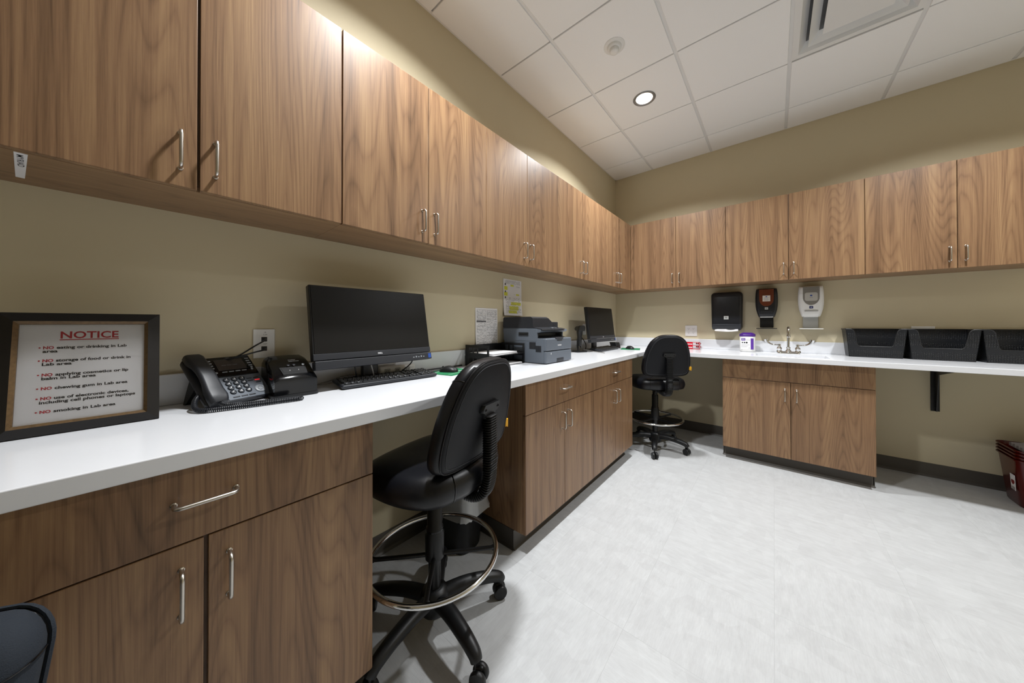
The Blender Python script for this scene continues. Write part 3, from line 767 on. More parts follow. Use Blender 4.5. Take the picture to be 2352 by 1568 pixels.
# data plate with two jacks and patch cables
dp = thing('data_plate', 'white wall data plate with two black jacks above the phone', 'wall plate', (0, -3.565, 1.112), PI / 2)
MB().box(-.034, .034, -.006, 0, -.0575, .0575, .002, 2).build('plate', WHITEP, dp)
for z_ in (.017, -.02):
    MB().box(-.009, .009, -.0075, -.004, z_ - .009, z_ + .009, .001, 1).build('jack', BLACKP, dp)
Mp_ = T(0, -.0062, 0) @ Rx(PI / 2)
for s_, z_ in (('1R', .042), ('C3A', .033), ('A37', -.004)): text(s_, .003, z_, None, .005, .01, GREYINK, 'lettering', dp, Mp_, 'C')
for i_, (z_, mid) in enumerate(((.017, (.085, -3.64, 1.075)), (-.02, (.085, -3.625, 1.068)))):
    z0 = 1.112 + z_
    o = MB().tube(smooth_path([(.012, -3.565, z0), (.035, -3.568, z0 - .003), (.06, -3.60, z0 - .02 + .012 * i_), (.05, -3.66, 1.066), (.03, -3.72, 1.05), (.03, -3.73, .98)], 8), .0028, 7).build('network_cable', BLACKP)
    tag(o, ('black network cable from the upper jack of the data plate', 'black network cable from the lower jack of the data plate')[i_], 'cable', 'network cables')

# all-in-one computers
def monitor(label, loc, rz, tilt, keyside=True):
    t = thing('desktop_monitor', label, 'monitor', loc, rz, 'all-in-one monitors')
    W, Hh, z0 = .53, .345, .091
    M = T(0, 0, z0) @ Rx(-tilt)
    MB().box(-W / 2, W / 2, 0, .032, .036, Hh, .004, 2, M).build('housing', BLACKP, t)
    bz_ = MB().box(-W / 2 + .001, W / 2 - .001, -.003, .001, .037, .062, .001, 1, M).build('lower_bezel', DGREYP, t)
    MB().box(-W / 2 + .006, W / 2 - .006, -.0025, .001, .063, Hh - .006, .0008, 1, M).build('screen', SCREEN, t)
    ch = MB().box(-W / 2 + .004, W / 2 + .001, -.006, .03, 0, .0335, .003, 2, M).build('speaker_bar', DGREYP, t)
    text('DELL', .0, .0455, .021, .0062, .02, WHITEINK, 'logo', bz_, M @ T(0, -.0033, 0) @ Rx(PI / 2), 'C')
    MB().box(W / 2 - .019, W / 2 - .003, -.0066, -.0058, .006, .028, .0002, 1, M).build('sticker', BLUEST, ch)
    for k in range(5):
        MB().box(W / 2 - .105 + k * .014, W / 2 - .098 + k * .014, -.0064, -.0058, .013, .017 + .003 * (k % 2), .0002, 1, M).build('port', GREYBTN, ch)
    MB().loft([[(x, y, z) for x, y in rrect(.24, .13, .03, 5, 0, .115)] for z in (0, .006, .009)]).build('stand_base', BLACKP, t)
    MB().loft([[(x, y + .11, z) for x, y in rrect(.075, .03, .01, 3)] for z in (.008, .12, .25)]).build('stand_post', BLACKP, t)
    MB().box(-.05, .05, .03, .10, .20, .26, .005, 1).build('tilt_mount', BLACKP, t)
    return t
monitor('black all-in-one monitor on the near desk, behind the keyboard', *leftpose(.2066, -3.1899, .0092), .192)
monitor('black all-in-one monitor in the far corner of the counter', *leftpose(.255, -.933, -.046), .125)

def keycap(w, d=.0155):
    k = ('key', round(w, 4), d)
    if k not in front_me:
        b = MB().loft([[(x, y, z) for x, y in ((sx * a, sy * c) for sx, sy in ((1, 1), (-1, 1), (-1, -1), (1, -1)))] for a, c, z in ((w / 2, d / 2, 0), (w / 2, d / 2, .002), (w / 2 - .0018, d / 2 - .0018, .0052))])
        bmesh.ops.recalc_face_normals(b.bm, faces=b.bm.faces)
        me = bpy.data.meshes.new('key'); b.bm.to_mesh(me); b.bm.free(); me.materials.append(KEYM); front_me[k] = me
    return front_me[k]
def keyboard(label, loc, rz, legends=True):
    t = thing('keyboard', label, 'keyboard', loc, rz, 'black keyboards')
    W, D = .445, .13; a = math.radians(6); M = T(0, 0, .004) @ Rx(a)
    MB().loft([[(x, y, z) for x, y in rrect(W - 2 * i_, D - 2 * i_, .006, 3, 0, D / 2)] for i_, z in ((.004, -.002), (0, .003), (0, .010), (.003, .0135))], M=M).build('case', DGREYP, t)
    for x_ in (-.16, .16): MB().box(x_ - .02, x_ + .02, D - .02, D - .012, 0.0, .016, .001, 1).build('foot', BLACKP, t)
    P_ = .0187; rows = []
    def row(y, x0, ws):
        x = x0
        for w in ws:
            if w > 0: rows.append((x + w * P_ / 2, y, w * P_ - .0024))
            x += abs(w) * P_
    x0 = -W / 2 + .012; yy = [.016, .0345, .053, .0715, .09, .113]
    row(yy[5], x0, [1, -.6, 1, 1, 1, 1, -.4, 1, 1, 1, 1, -.4, 1, 1, 1, 1]); row(yy[5], x0 + 15.3 * P_, [1, 1, 1]); row(yy[5], x0 + 18.6 * P_, [1, 1, 1, 1])
    row(yy[4], x0, [1] * 13 + [2]); row(yy[3], x0, [1.5] + [1] * 12 + [1.5]); row(yy[2], x0, [1.75] + [1] * 11 + [2.25]); row(yy[1], x0, [2.25] + [1] * 10 + [2.75])
    row(yy[0], x0, [1.25, 1.25, 1.25, 6.25, 1.25, 1.25, 1.25, 1.25])
    row(yy[4], x0 + 15.3 * P_, [1, 1, 1]); row(yy[3], x0 + 15.3 * P_, [1, 1, 1]); row(yy[1], x0 + 16.3 * P_, [1]); row(yy[0], x0 + 15.3 * P_, [1, 1, 1])
    for r_ in range(5): row(yy[4 - r_], x0 + 18.6 * P_, ([1, 1, 1, 1], [1, 1, 1, 1], [1, 1, 1], [1, 1, 1, 1], [2, 1])[r_])
    lg = MB()
    for x, y, w in rows:
        o = link('key', keycap(w), t); o.matrix_local = M @ T(x, y, .0135)
        if legends and w < .1:
            lx = x - w / 2 + .0045; l2 = .0045 if w < .02 else .008
            lg.quad([M @ Vector((lx + u * l2, y + .0008 + v * .0042, .0189)) for u, v in ((0, 0), (1, 0), (1, 1), (0, 1))])
    if legends:
        o = lg.build('key_legends', mat('legend_print', '9a9ca0', .6), t, False); o['kind'] = 'stuff'
    else: lg.bm.free()
    return t
keyboard('black keyboard in front of the near monitor', *leftpose(.232, -3.135, -.04))
keyboard('black keyboard in front of the far monitor', *leftpose(.30, -.86, .03), legends=False)

def mouse(label, loc, rz):
    t = thing('computer_mouse', label, 'mouse', loc, rz, 'black computer mice')
    rings = []
    for k in range(13):
        f = k / 12; y = -.052 + .108 * f
        w = .031 * math.sqrt(max(.02, 1 - (2 * f - 1) ** 4)); h = .034 * (max(.06, math.sin(PI * (.08 + .86 * f)))) ** .7
        rings.append([(w * math.cos(q) * (1.0), y, max(0.0, h * math.sin(q)) if 0 <= q <= PI else 0.0) for q in [PI * j / 11 for j in range(12)]])
    MB().loft(rings).build('shell', BLACKP, t, angle=60)
    MB().lathe([(.006, -.003), (.007, 0), (.006, .003)], 14, T(0, .036, .024) @ Ry(PI / 2)).build('scroll_wheel', DGREYP, t)
    return t
def mouse_pad(label, loc, rz, w=.225, d=.19, words=True):
    t = thing('mouse_pad', label, 'mouse pad', loc, rz, 'green mouse pads')
    MB().loft([[(x, y, z) for x, y in rrect(w, d, .008, 4)] for z in (0, .003)]).build('pad', GREENP, t)
    if words:
        M = T(0, 0, .0032)
        text('Laboratory', -w / 2 + .012, .048, .10, .012, .01, WHITEINK, 'lettering', t, M)
        text('health', -.03, -.03, .12, .012, .01, WHITEINK, 'lettering', t, M)
        MB().box(-w / 2 + .012, w / 2 - .06, -.062, -.0605, .003, .0032).build('printed_line', WHITEINK, t, False)
    return t
mouse_pad('green mouse pad beside the near keyboard', (.172, -2.765, ZC), PI / 2 + .20)
mouse('black mouse on the near green mouse pad', (.172, -2.785, ZC + .0031), PI / 2 + .5)
mouse_pad('green mouse pad in front of the far corner', (.395, -.57, ZC), PI / 2 + .3, words=False)
mouse('black mouse on the far green mouse pad', (.40, -.60, ZC + .0031), PI / 2 - .55)

# papers taped to the wall
def wall_paper(label, y, z1, curl, lines):
    W, Hh = .216, .279
    t = thing('wall_paper', label, 'paper', (0, y, z1 - Hh), PI / 2, 'papers taped to the wall')
    b = MB(); n = 14
    def off(v): return -.0015 - curl * max(0, (.5 - v)) ** 2 - .002 * math.sin(3 * v)
    rings = [[(u * W / 2, off(k / n), k / n * Hh), (u * W / 2, off(k / n) - .0004, k / n * Hh)] for u in (-1,) for k in range(n + 1)]
    vs = [[b.bm.verts.new((u * W / 2, off(k / n), k / n * Hh)) for u in (-1, 1)] for k in range(n + 1)]
    for k in range(n): b.bm.faces.new((vs[k][0], vs[k][1], vs[k + 1][1], vs[k + 1][0]))
    r = bmesh.ops.extrude_face_region(b.bm, geom=list(b.bm.faces))
    bmesh.ops.translate(b.bm, verts=[g for g in r['geom'] if isinstance(g, bmesh.types.BMVert)], vec=(0, -.0004, 0))
    sh = b.build('sheet', PAPER, t)
    for nm, m, rects in lines:
        b = MB()
        for (x0, x1, v0, v1) in rects:
            v0, v1 = 1 - v0, 1 - v1
            yo = .0003 if m is not YELLOWHL else 0
            b.quad([(x0 * W - W / 2, off(v0) - .0007 - yo, v0 * Hh), (x1 * W - W / 2, off(v0) - .0007 - yo, v0 * Hh), (x1 * W - W / 2, off(v1) - .0007 - yo, v1 * Hh), (x0 * W - W / 2, off(v1) - .0007 - yo, v1 * Hh)])
        o = b.build(nm, m, sh, False); o['kind'] = 'stuff'
    return t
rnd = random.Random(3)
def textrows(x0, x1, v0, v1, n, fill=.7):
    out = []; pitch = (v1 - v0) / n
    for k in range(n):
        x = x0; v = v0 + k * pitch
        while x < x1:
            w = rnd.uniform(.02, .09)
            if rnd.random() < fill: out.append((x, min(x1, x + w), v + pitch * .5, v + pitch * .2))
            x += w + .012
    return out
rA = textrows(.05, .46, .05, .95, 46, .55) + textrows(.5, .97, .05, .97, 48, .6)
lA = [(.04, .97, .04, .038), (.48, .483, .97, .06)] + [(.04, .46, v, v - .0035) for v in (.1, .14, .18, .22, .26, .3, .37, .46, .53)] + [(.5, .97, v, v - .0035) for v in (.12, .16, .21, .28, .48, .62, .7)] + [(.04, .46, .35, .32)]
wall_paper('white printed form with two columns above the letter tray', -2.3255, 1.301, .03, [('printed_text', GREYINK, rA), ('ruled_lines', INK, lA)])
rB = textrows(.1, .92, .03, .13, 5, .8) + textrows(.12, .95, .56, .95, 14, .75) + textrows(.3, .9, .5, .55, 2, .6) + textrows(.7, .9, .17, .21, 2) + textrows(.42, .62, .4, .43, 1)
hB = [(.05, .22, .30, .20), (.04, .22, .46, .36), (.38, .56, .19, .14), (.68, .86, .43, .39), (.4, .95, .71, .62), (.3, .8, .85, .74), (.25, .7, .94, .86)]
wall_paper('white form with yellow highlighter marks above the printer', -2.0447, 1.533, .05, [('highlighter', YELLOWHL, hB), ('printed_text', GREYINK, rB), ('margin_marks', INK, [(.08, .13, v + .05, v) for v in (.12, .32, .48)])])

# two-tier letter tray and papers in it
lt_loc = (.03, -2.545, ZC)
lt = thing('letter_tray', 'black two-tier letter tray left of the multifunction printer', 'letter tray', (.03, -2.545, ZC), 0)
TWX, TLY, TH = .215, .345, .068      # depth (x), length (y), tier height
for tier in (0, 1):
    z0 = tier * TH; inset_ = .004 * tier
    MB().box(0, TWX, 0, TLY, z0, z0 + .003, .001, 1).build('shelf', BLACKP, lt)
    for y_ in (0, TLY - .003):
        # side panel with three windows
        xs = [0, .035, .068, .078, .108, .118, .198, TWX]
        b = MB(); zz = [z0, z0 + .018, z0 + .052, z0 + TH]
        for i in range(7):
            for j in range(3):
                if j == 1 and i in (1, 3, 5): continue
                b.bm.faces.new([b.bm.verts.new(p) for p in ((xs[i], y_, zz[j]), (xs[i + 1], y_, zz[j]), (xs[i + 1], y_, zz[j + 1]), (xs[i], y_, zz[j + 1]))])
        bmesh.ops.remove_doubles(b.bm, verts=b.bm.verts, dist=1e-5)
        r = bmesh.ops.extrude_face_region(b.bm, geom=list(b.bm.faces))
        bmesh.ops.translate(b.bm, verts=[g for g in r['geom'] if isinstance(g, bmesh.types.BMVert)], vec=(0, .003, 0))
        b.build('side_panel', BLACKP, lt, False)
    MB().box(0, .003, .003, TLY - .003, z0, z0 + TH - .004).build('back_panel', BLACKP, lt, False)
def paper_stack(label, x, y, z, n, w, d, rz, m=PAPER):
    t = thing('paper_stack', label, 'papers', (x, y, z), rz, 'papers in the letter tray')
    for k in range(n):
        MB().box(-w / 2, w / 2, -d / 2, d / 2, 0, .0028).build('sheet', m, t, False, (rnd.uniform(-.006, .006), rnd.uniform(-.012, .012), .003 * k), (0, 0, rnd.uniform(-.05, .05)))
    return t
paper_stack('loose stack of white papers on the upper letter tray', lt_loc[0] + .115, lt_loc[1] + .15, ZC + TH + .0032, 5, .19, .26, .06)
paper_stack('thin stack of papers on the lower letter tray', lt_loc[0] + .115, lt_loc[1] + .175, ZC + .0032, 3, .19, .28, -.03)

# multifunction printer  (local: width +X, front -Y)
mp = thing('multifunction_printer', 'grey and black multifunction laser printer on the counter', 'printer', *leftpose(.418, -2.02))
PWD, PDP = .335, .385
MB().box(-PWD / 2, PWD / 2, .022, PDP - .01, .004, .172, .006, 2).build('lower_body', GREYP, mp)
MB().box(-PWD / 2 + .002, PWD / 2 - .002, 0, .03, .004, .085, .010, 3).build('paper_cassette', GREYP, mp)
fd = MB().box(-PWD / 2 + .002, PWD / 2 - .002, 0, .05, .0875, .172, .010, 3).build('front_cover', GREYP, mp)
text('brother', 0, .118, .05, .011, .02, WHITEINK, 'logo', fd, T(0, -.0006, 0) @ Rx(PI / 2), 'C')
text('8', -PWD / 2 + .06, .063, None, .012, .01, WHITEINK, 'tray_mark', mp, T(0, -.0006, 0) @ Rx(PI / 2), 'C')
MB().box(-.035, .035, -.001, .012, .150, .163, .003, 1).build('latch', DGREYP, mp)
MB().box(-.04, .055, -.0012, .01, .006, .036, .004, 1).build('cassette_grip', DGREYP, mp)
MB().box(-.05, .05, -.003, .04, .170, .177, .004, 2).build('output_stop', DGREYP, mp)
MB().loft([[(x, y, z) for y, z in ((.03, .171), (.2, .171), (.2, .178), (.09, .185))] for x in (-PWD / 2 + .02, PWD / 2 - .02)]).build('output_slope', BLACKP, mp, False)
MB().box(-PWD / 2 + .004, PWD / 2 - .004, .13, PDP, .172, .235, .004, 1).build('upper_body', GREYP, mp)
for s_ in (-1, 1):
    MB().box(s_ * (PWD / 2) - .018 if s_ > 0 else -PWD / 2 - .002, s_ * (PWD / 2) + .002 if s_ > 0 else -PWD / 2 + .018, .075, PDP - .004, .150, .238, .004, 1).build('side_cheek', GREYP, mp)
MB().loft([[(x, y, z) for y, z in ((.04, .222), (.05, .214), (.10, .205), (PDP, .205), (PDP, .240), (.10, .240), (.045, .232))] for x in (-PWD / 2 + .001, PWD / 2 - .001)]).build('scanner_bed', GREYP, mp, angle=25)
cp = MB().loft([[(x, y, z) for y, z in ((.032, .230), (.11, .2405), (.11, .247), (.036, .236))] for x in (-PWD / 2 + .002, PWD / 2 - .04)]).build('control_panel', DGREYP, mp)
for k in range(6):
    MB().box(-.02 + k * .022, -.006 + k * .022, .062, .072, .2405, .2425, .0005, 1).build('button', GREYBTN if k % 2 else BLACKP, cp)
MB().box(.02, .07, .082, .102, .243, .2455, .0005, 1).build('display', GREYBTN, cp)
MB().loft([[(x, y, z) for y, z in ((.105, .241), (PDP - .005, .241), (PDP, .25), (PDP - .003, .312), (PDP - .014, .320), (.13, .320), (.112, .31))] for x in (-PWD / 2, -PWD / 2 + .195)] + [[(x, y, z) for y, z in ((.105, .241), (PDP - .005, .241), (PDP, .25), (PDP - .003, .285), (PDP - .014, .29), (.13, .29), (.112, .28))] for x in (-PWD / 2 + .245,)]).build('document_feeder', DGREYP, mp, angle=25)
MB().box(-PWD / 2 + .24, PWD / 2, .12, PDP, .241, .285, .004, 1).build('scanner_lid', DGREYP, mp)
# left side details
MB().box(-PWD / 2 - .0025, -PWD / 2, .145, .235, .185, .212, .004, 1).build('side_grip', BLACKP, mp)
for (y0, y1, z0, z1) in ((.085, .14, .098, .145), (.04, .085, .08, .122)):
    vt = MB().box(-PWD / 2 - .0014, -PWD / 2 + .004, y0, y1, z0, z1, .0008, 1).build('vent_panel', DGREYP, mp)
    for k in range(5): MB().box(-PWD / 2 - .002, -PWD / 2, y0 + .003 + k * (y1 - y0) / 5, y0 + .005 + k * (y1 - y0) / 5, z0 + .003, z1 - .003).build('vent_slot', BLACKP, vt, False)

# barcode scanner on its stand near the far monitor
bs = thing('barcode_scanner', 'black handheld barcode scanner resting in a stand by the far monitor', 'scanner', *leftpose(.135, -1.215, -.5))
MB().loft([[(x, y, z) for x, y in rrect(.13, .11, .03, 5)] for z in (0, .006, .009)]).build('stand_base', BLACKP, bs)
MB().tube(smooth_path([(0, .02, .006), (0, .035, .06), (0, .03, .12), (0, .015, .17)], 6), .009, 10).build('stand_arm', BLACKP, bs)
MB().loft([[(x, y, z) for x, y in rrect(w, d, .012, 4, 0, y0)] for w, d, y0, z in ((.034, .03, -.005, .06), (.036, .034, -.004, .10), (.04, .04, 0, .15), (.048, .045, .0, .19), (.05, .05, -.004, .21))]).build('grip', BLACKP, bs)
MB().loft([[(x, y, z) for x, z in rrect(w, h, .018, 4, 0, .228 + dz)] for w, h, y, dz in ((.05, .036, .05, -.006), (.06, .046, .03, -.004), (.064, .05, -.02, 0), (.072, .052, -.045, 0), (.066, .046, -.05, 0))]).build('scan_head', BLACKP, bs)
o = MB().tube(smooth_path([(.14, -1.19, ZC + .06), (.11, -1.12, ZC + .02), (.16, -1.10, ZC + .012), (.23, -1.13, ZC + .006), (.33, -1.17, ZC + .0045), (.38, -1.19, ZC + .0042)], 8), .0035, 8).build('charging_cable', GREYCABLE)
tag(o, 'loose grey cable end lying beside the far keyboard', 'cable')
o = MB().tube(smooth_path([(.10, -1.08, ZC + .005), (.06, -1.10, ZC + .08), (.055, -1.03, ZC + .13), (.09, -1.0, ZC + .06), (.10, -1.03, ZC + .006)], 8), .004, 8).build('cable_loop', BLACKP)
tag(o, 'black cable loop standing between the scanner and far monitor', 'cable')
cr = thing('card_reader', 'small black desktop box right of the far monitor', 'card reader', *leftpose(.20, -.50, -.3))
MB().loft([[(x, y, z) for x, y in rrect(.07, .09, .008, 3, 0, y0)] for y0, z in ((0, 0), (.004, .03), (.018, .062))]).build('case', BLACKP, cr)
MB().box(-.028, .028, -.0455, -.043, .008, .02, .001, 1).build('slot', GLOSSB, cr)

# power strip and cables behind the near monitor
ps = thing('power_strip', 'white power strip leaning behind the near monitor', 'power strip', *leftpose(.052, -3.03, .02))
MB().box(-.1, .1, -.018, .018, 0, .055, .012, 3).build('case', WHITEP, ps)
for k in range(3):
    ot = MB().box(-.075 + k * .055, -.045 + k * .055, -.0192, -.017, .014, .044, .002, 1).build('socket', GREYTR, ps)
    for d_ in (-.005, .005): MB().box(-.06 + k * .055 + d_ - .001, -.06 + k * .055 + d_ + .001, -.0197, -.019, .028, .036).build('slot_hole', BLACKP, ot, False)
for lab, pts, r_, m in (
    ('black keyboard cable running behind the near monitor', [(.10, -3.0, ZC + .018), (.075, -2.93, ZC + .014), (.05, -2.88, ZC + .006), (.045, -2.97, ZC + .03), (.06, -3.06, ZC + .012)], .0022, BLACKP),
    ('black power cable along the backsplash to the letter tray', [(.10, -3.10, ZC + .01), (.065, -2.96, ZC + .02), (.035, -2.86, ZC + .007), (.03, -2.75, ZC + .005), (.028, -2.64, ZC + .005), (.024, -2.57, ZC + .005)], .0038, BLACKP),
    ('thin black cable of the near mouse', [(.13, -2.83, ZC + .008), (.09, -2.88, ZC + .004), (.06, -2.93, ZC + .004), (.05, -3.0, ZC + .003)], .0017, BLACKP),
    ('black cable hanging down below the near monitor left of its stand', [(.13, -3.28, 1.04), (.135, -3.27, .98), (.11, -3.26, ZC + .008), (.07, -3.30, ZC + .006)], .003, BLACKP),
    ('black cable hanging below the right end of the near monitor', [(.15, -2.99, 1.04), (.14, -3.0, .99), (.10, -3.03, ZC + .03), (.08, -3.06, ZC + .012)], .003, BLACKP),
    ('grey cable drooping below the middle of the near monitor', [(.16, -3.22, 1.03), (.15, -3.2, .97), (.12, -3.18, ZC + .012)], .0032, GREYCABLE),
    ('grey cable looping toward the label printer', [(.07, -3.20, ZC + .03), (.06, -3.28, ZC + .035), (.07, -3.36, ZC + .02), (.055, -3.42, ZC + .006)], .0028, GREYCABLE),
    ('thin black cable of the far mouse', [(.37, -.56, ZC + .01), (.31, -.57, ZC + .004), (.26, -.56, ZC + .004)], .0018, BLACKP)):
    o = MB().tube(smooth_path(pts, 8), r_, 7).build('cable', m); tag(o, lab, 'cable', 'computer cables')

# taped label under the wall cabinet
ml = thing('label_tape', 'white MYRIAD label tape under the nearest wall cabinet', 'label', (.172, -4.061, ZB - .0004), math.radians(6.5))
tape = MB().loft([[(-.108, -.009, z), (-.108, .004, z), (.112, .0105, z), (.112, -.0065, z)] for z in (-.0002, .0002)]).build('tape', PAPER, ml, False)
text('MYRIAD', 0, 0, .098, .0085, .008, INK, 'lettering', tape, T(.098, -.0035, -.0004) @ Ry(PI))

# ------------------------------------------------------------------ back wall and its counter
def outlet(label, x, y, z, rz, gang):
    t = thing('wall_outlet', label, 'outlet', (x, y, z), rz, 'wall outlets')
    w = .07 if gang == 1 else .118
    MB().box(-w / 2, w / 2, -.006, 0, -.059, .059, .002, 2).build('plate', WHITEP, t)
    for gx in ((0,) if gang == 1 else (-.024, .024)):
        for gz in (.02, -.02):
            f = MB().loft([[(x_ + gx, y_, z_ + gz) for x_, z_ in rrect(.034, .028, .011, 4)] for y_ in (-.0055, -.0075)]).build('receptacle', WHITEP, t)
            for d_ in (-.006, .006): MB().box(gx + d_ - .0011, gx + d_ + .0011, -.0079, -.0073, gz + .0, gz + .009).build('slot_hole', INK, f, False)
            MB().lathe([(.0025, 0), (.0025, .0005)], 10, T(gx, -.0079, gz - .007) @ Rx(-PI / 2)).build('slot_hole', INK, f, False)
    return t
outlet('white double outlet on the back wall left of the towel dispenser', .869, 0, 1.1105, 0, 2)
outlet('white double outlet on the back wall behind the baskets', 2.492, 0, 1.108, 0, 2)
outlet('white single outlet on the left wall behind the barcode scanner', 0, -.868, 1.13, PI / 2, 1)

def mark(parent, x, y, z, s_, bg, fg):     # small square maker's badge: a four-arm star on a tile
    o = MB().box(x - s_, x + s_, y - .0006, y, z - s_ * .85, z + s_ * .85).build('badge', bg, parent, False)
    b = MB()
    pts = []
    for k in range(8):
        r_ = s_ * (.72 if k % 2 == 0 else .2); a = PI / 2 * (k / 2)
        pts.append((x + r_ * math.cos(a) * (1.15 if k % 4 == 0 else .7), y - .001, z + r_ * math.sin(a) * .75))
    b.bm.faces.new([b.bm.verts.new(p) for p in pts]); b.build('emblem', fg, o, False)

# paper towel dispenser
td = thing('towel_dispenser', 'large black paper towel dispenser with a white towel hanging out', 'dispenser', (1.2095, 0, 1.122))
def bulge(w, h, dmax, rr, z0=0., top=0.):
    R_ = []
    for f, i_ in ((0, .006), (.02, 0), (.75, 0), (.9, .006), (.97, .014), (1.0, .03)):
        R_.append([(x, -dmax * f, z0 + z) for x, z in rrect(w - 2 * i_, h - 2 * i_, rr, 6, 0, h / 2)])
    return R_
R_ = bulge(.272, .39, .125, .035)
R_ = [[(x * (1 - .06 * max(0, (.12 - z) / .12)), y * (1 - .12 * abs(z / .39 - .45)), z) for x, y, z in r_] for r_ in R_]
MB().loft(R_).build('cover', mat('satin_black_plastic', '1a1b1f', .3), td, angle=50)
MB().loft([[(x, y, z) for y, z in ((-.115, .066), (-.128, .058), (-.125, .02), (-.112, .006), (-.10, .02))] for x in (-.122, .122)]).build('lower_lip', DGREYP, td)
mark(td, 0, -.1235, .128, .02, GREYTR, INK)
MB().loft([[(x, -.118 + .01 * math.sin(40 * x), .012), (x, -.09, .012), (x, -.085, -.004 - .006 * math.cos(18 * x)), (x, -.122, -.008 - .006 * math.cos(18 * x))] for x in [-.1 + .02 * k for k in range(11)]]).build('paper_towel', PAPER, td)

def soap_dispenser(label, x, body_m, win_m, plate_m, tray_m, badge_bg, badge_fg, paper_label):
    t = thing('soap_dispenser', label, 'dispenser', (x, 0, 1.14), 0, 'dispensers on the back wall')
    prof = [(.112, .118), (.12, .130), (.20, .168), (.28, .174), (.36, .166), (.384, .156)]
    # body: width varies with height
    def ww(z):
        for (z0, w0), (z1, w1) in zip(prof, prof[1:]):
            if z0 <= z <= z1: return w0 + (w1 - w0) * (z - z0) / (z1 - z0)
        return prof[-1][1]
    zs = [.112, .116, .14, .18, .22, .26, .30, .34, .37, .380, .385]
    rings = []
    for z in zs:
        w = ww(z); d_ = .098 * (.86 if z in (zs[0], zs[-1]) else (.95 if z in (zs[1], zs[-2]) else 1)) * (1 - .10 * max(0, (.2 - z) / .09))
        rings.append([(px * (w / .17), -d_ / 2 + py * (d_ / .1), z) for px, py in rrect(.17, .1, .03, 6)])
    bd = MB().loft(rings).build('housing', body_m, t, angle=50)
    # viewing window: tall U shape following the front
    wo = [(-.055, .378)] + [(-.055 * math.cos(PI * k / 14), .285 - .07 * math.sin(PI * k / 14)) for k in range(15)] + [(.055, .378)]
    wn = MB().loft([[(px, y_, pz) for px, pz in wo] for y_ in (-.097, -.1005)]).build('window', win_m, t, False)
    if paper_label:
        lb = MB().box(-.029, .029, -.1016, -.1008, .262, .318).build('contents_label', mat('pale_label', 'cfc9c0', .6), t, False)
        for k in range(4): MB().box(-.02, .02 - .006 * (k % 2), -.102, -.1016, .295 - .008 * k, .2975 - .008 * k).build('printed_line', GREYINK, lb, False)
        MB().box(-.006, .006, -.102, -.1016, .303, .312).build('printed_mark', BLUEST, lb, False)
    else:
        lb = MB().loft([[(px, y_, pz + .29) for px, pz in rrect(.085, .075, .015, 4)] for y_ in (-.1004, -.1012)]).build('refill_pouch', mat('clear_pouch', 'b4b2ac', .2), t, False)
        MB().box(-.007, .007, -.1018, -.1012, .294, .306).build('printed_mark', BLUEST, lb, False)
        MB().box(-.012, .012, -.1018, -.1012, .28, .283).build('printed_line', GREYINK, lb, False)
    mark(t, 0, -.0982, .195, .0125, badge_bg, badge_fg)
    MB().loft([[(px, -.094 - .006 * math.cos(px / .05), .158 + dz) for px in (-.045, -.02, 0, .02, .045)] + [(px, -.088, .158 + dz) for px in (.045, .02, 0, -.02, -.045)] for dz in (0, .012)]).build('push_bar', DGREYP if body_m is not WHITEP else GREYTR, t)
    MB().box(-.05, .05, -.084, -.06, .108, .128, .005, 2).build('nozzle_bracket', WHITEP, t)
    MB().box(-.052, .052, -.02, -.012, .01, .125, .003, 1).build('back_plate', plate_m, t)
    MB().loft([[(px, -.118 + .022 * (px / .08) ** 2, z_) for px in [-.078 + .0156 * k for k in range(11)]] + [(px, -.012, z_) for px in [.078 - .0156 * k for k in range(11)]] for z_ in (0, .006)]).build('drip_tray', tray_m, t)
    return t
soap_dispenser('black soap dispenser with amber window, right of the towel dispenser', 1.531, mat('satin_black_plastic', '1a1b1f', .3), AMBER, BLACKP, BLACKP, GREYTR, INK, True)
soap_dispenser('white soap dispenser with grey window, right one of the pair', 1.845, WHITEP, SMOKE, GREYTR, WHITEP, mat('badge_navy', '1c2560', .4), WHITEINK, False)

# wipes canister
wp = thing('wipes_canister', 'white wipes canister with purple lid standing under the towel dispenser', 'canister', (1.385, -.145, ZC))
MB().loft([[(x, y, z) for x, y in rrect(.122 - 2 * i_, .11 - 2 * i_, .035, 6)] for i_, z in ((.006, 0), (.001, .004), (0, .01), (0, .146), (.003, .150))]).build('tub', WHITEP, wp)
MB().loft([[(x, y, z) for x, y in rrect(.126 - 2 * i_, .114 - 2 * i_, .035, 6)] for i_, z in ((0, .148), (0, .166), (.004, .170), (.022, .182), (.03, .184))]).build('lid', PURPLE, wp)
lb = MB().box(-.05, .05, -.0558, -.054, .022, .138, .0004, 1).build('label_sheet', WHITEINK, wp, False)
MB().box(-.045, -.014, -.0563, -.0557, .108, .130).build('label_block', PURPLEL, lb, False)
MB().box(.028, .05, -.0563, -.0557, .024, .13).build('label_block', PURPLEL, lb, False)
text('PDI', -.0295, .1145, .02, .009, .02, WHITEINK, 'lettering', lb, T(0, -.0566, 0) @ Rx(PI / 2), 'C')
text('Super Sani-Cloth', -.012, .112, .036, .0045, .01, INK, 'lettering', lb, T(0, -.056, 0) @ Rx(PI / 2))
for k in range(3): MB().lathe([(.0055 + .001 * k, 0), (.0055 + .001 * k, .0006)], 14, T(-.037 + .017 * k, -.0558, .088) @ Rx(PI / 2)).build('pictogram', INK, lb, False)
for k in range(3): MB().box(-.045, .018 - .01 * k, -.0561, -.0557, .066 - .01 * k, .0675 - .01 * k).build('printed_line', GREYINK, lb, False)
text('XL', .012, .034, .009, .006, .01, INK, 'lettering', lb, T(0, -.056, 0) @ Rx(PI / 2))

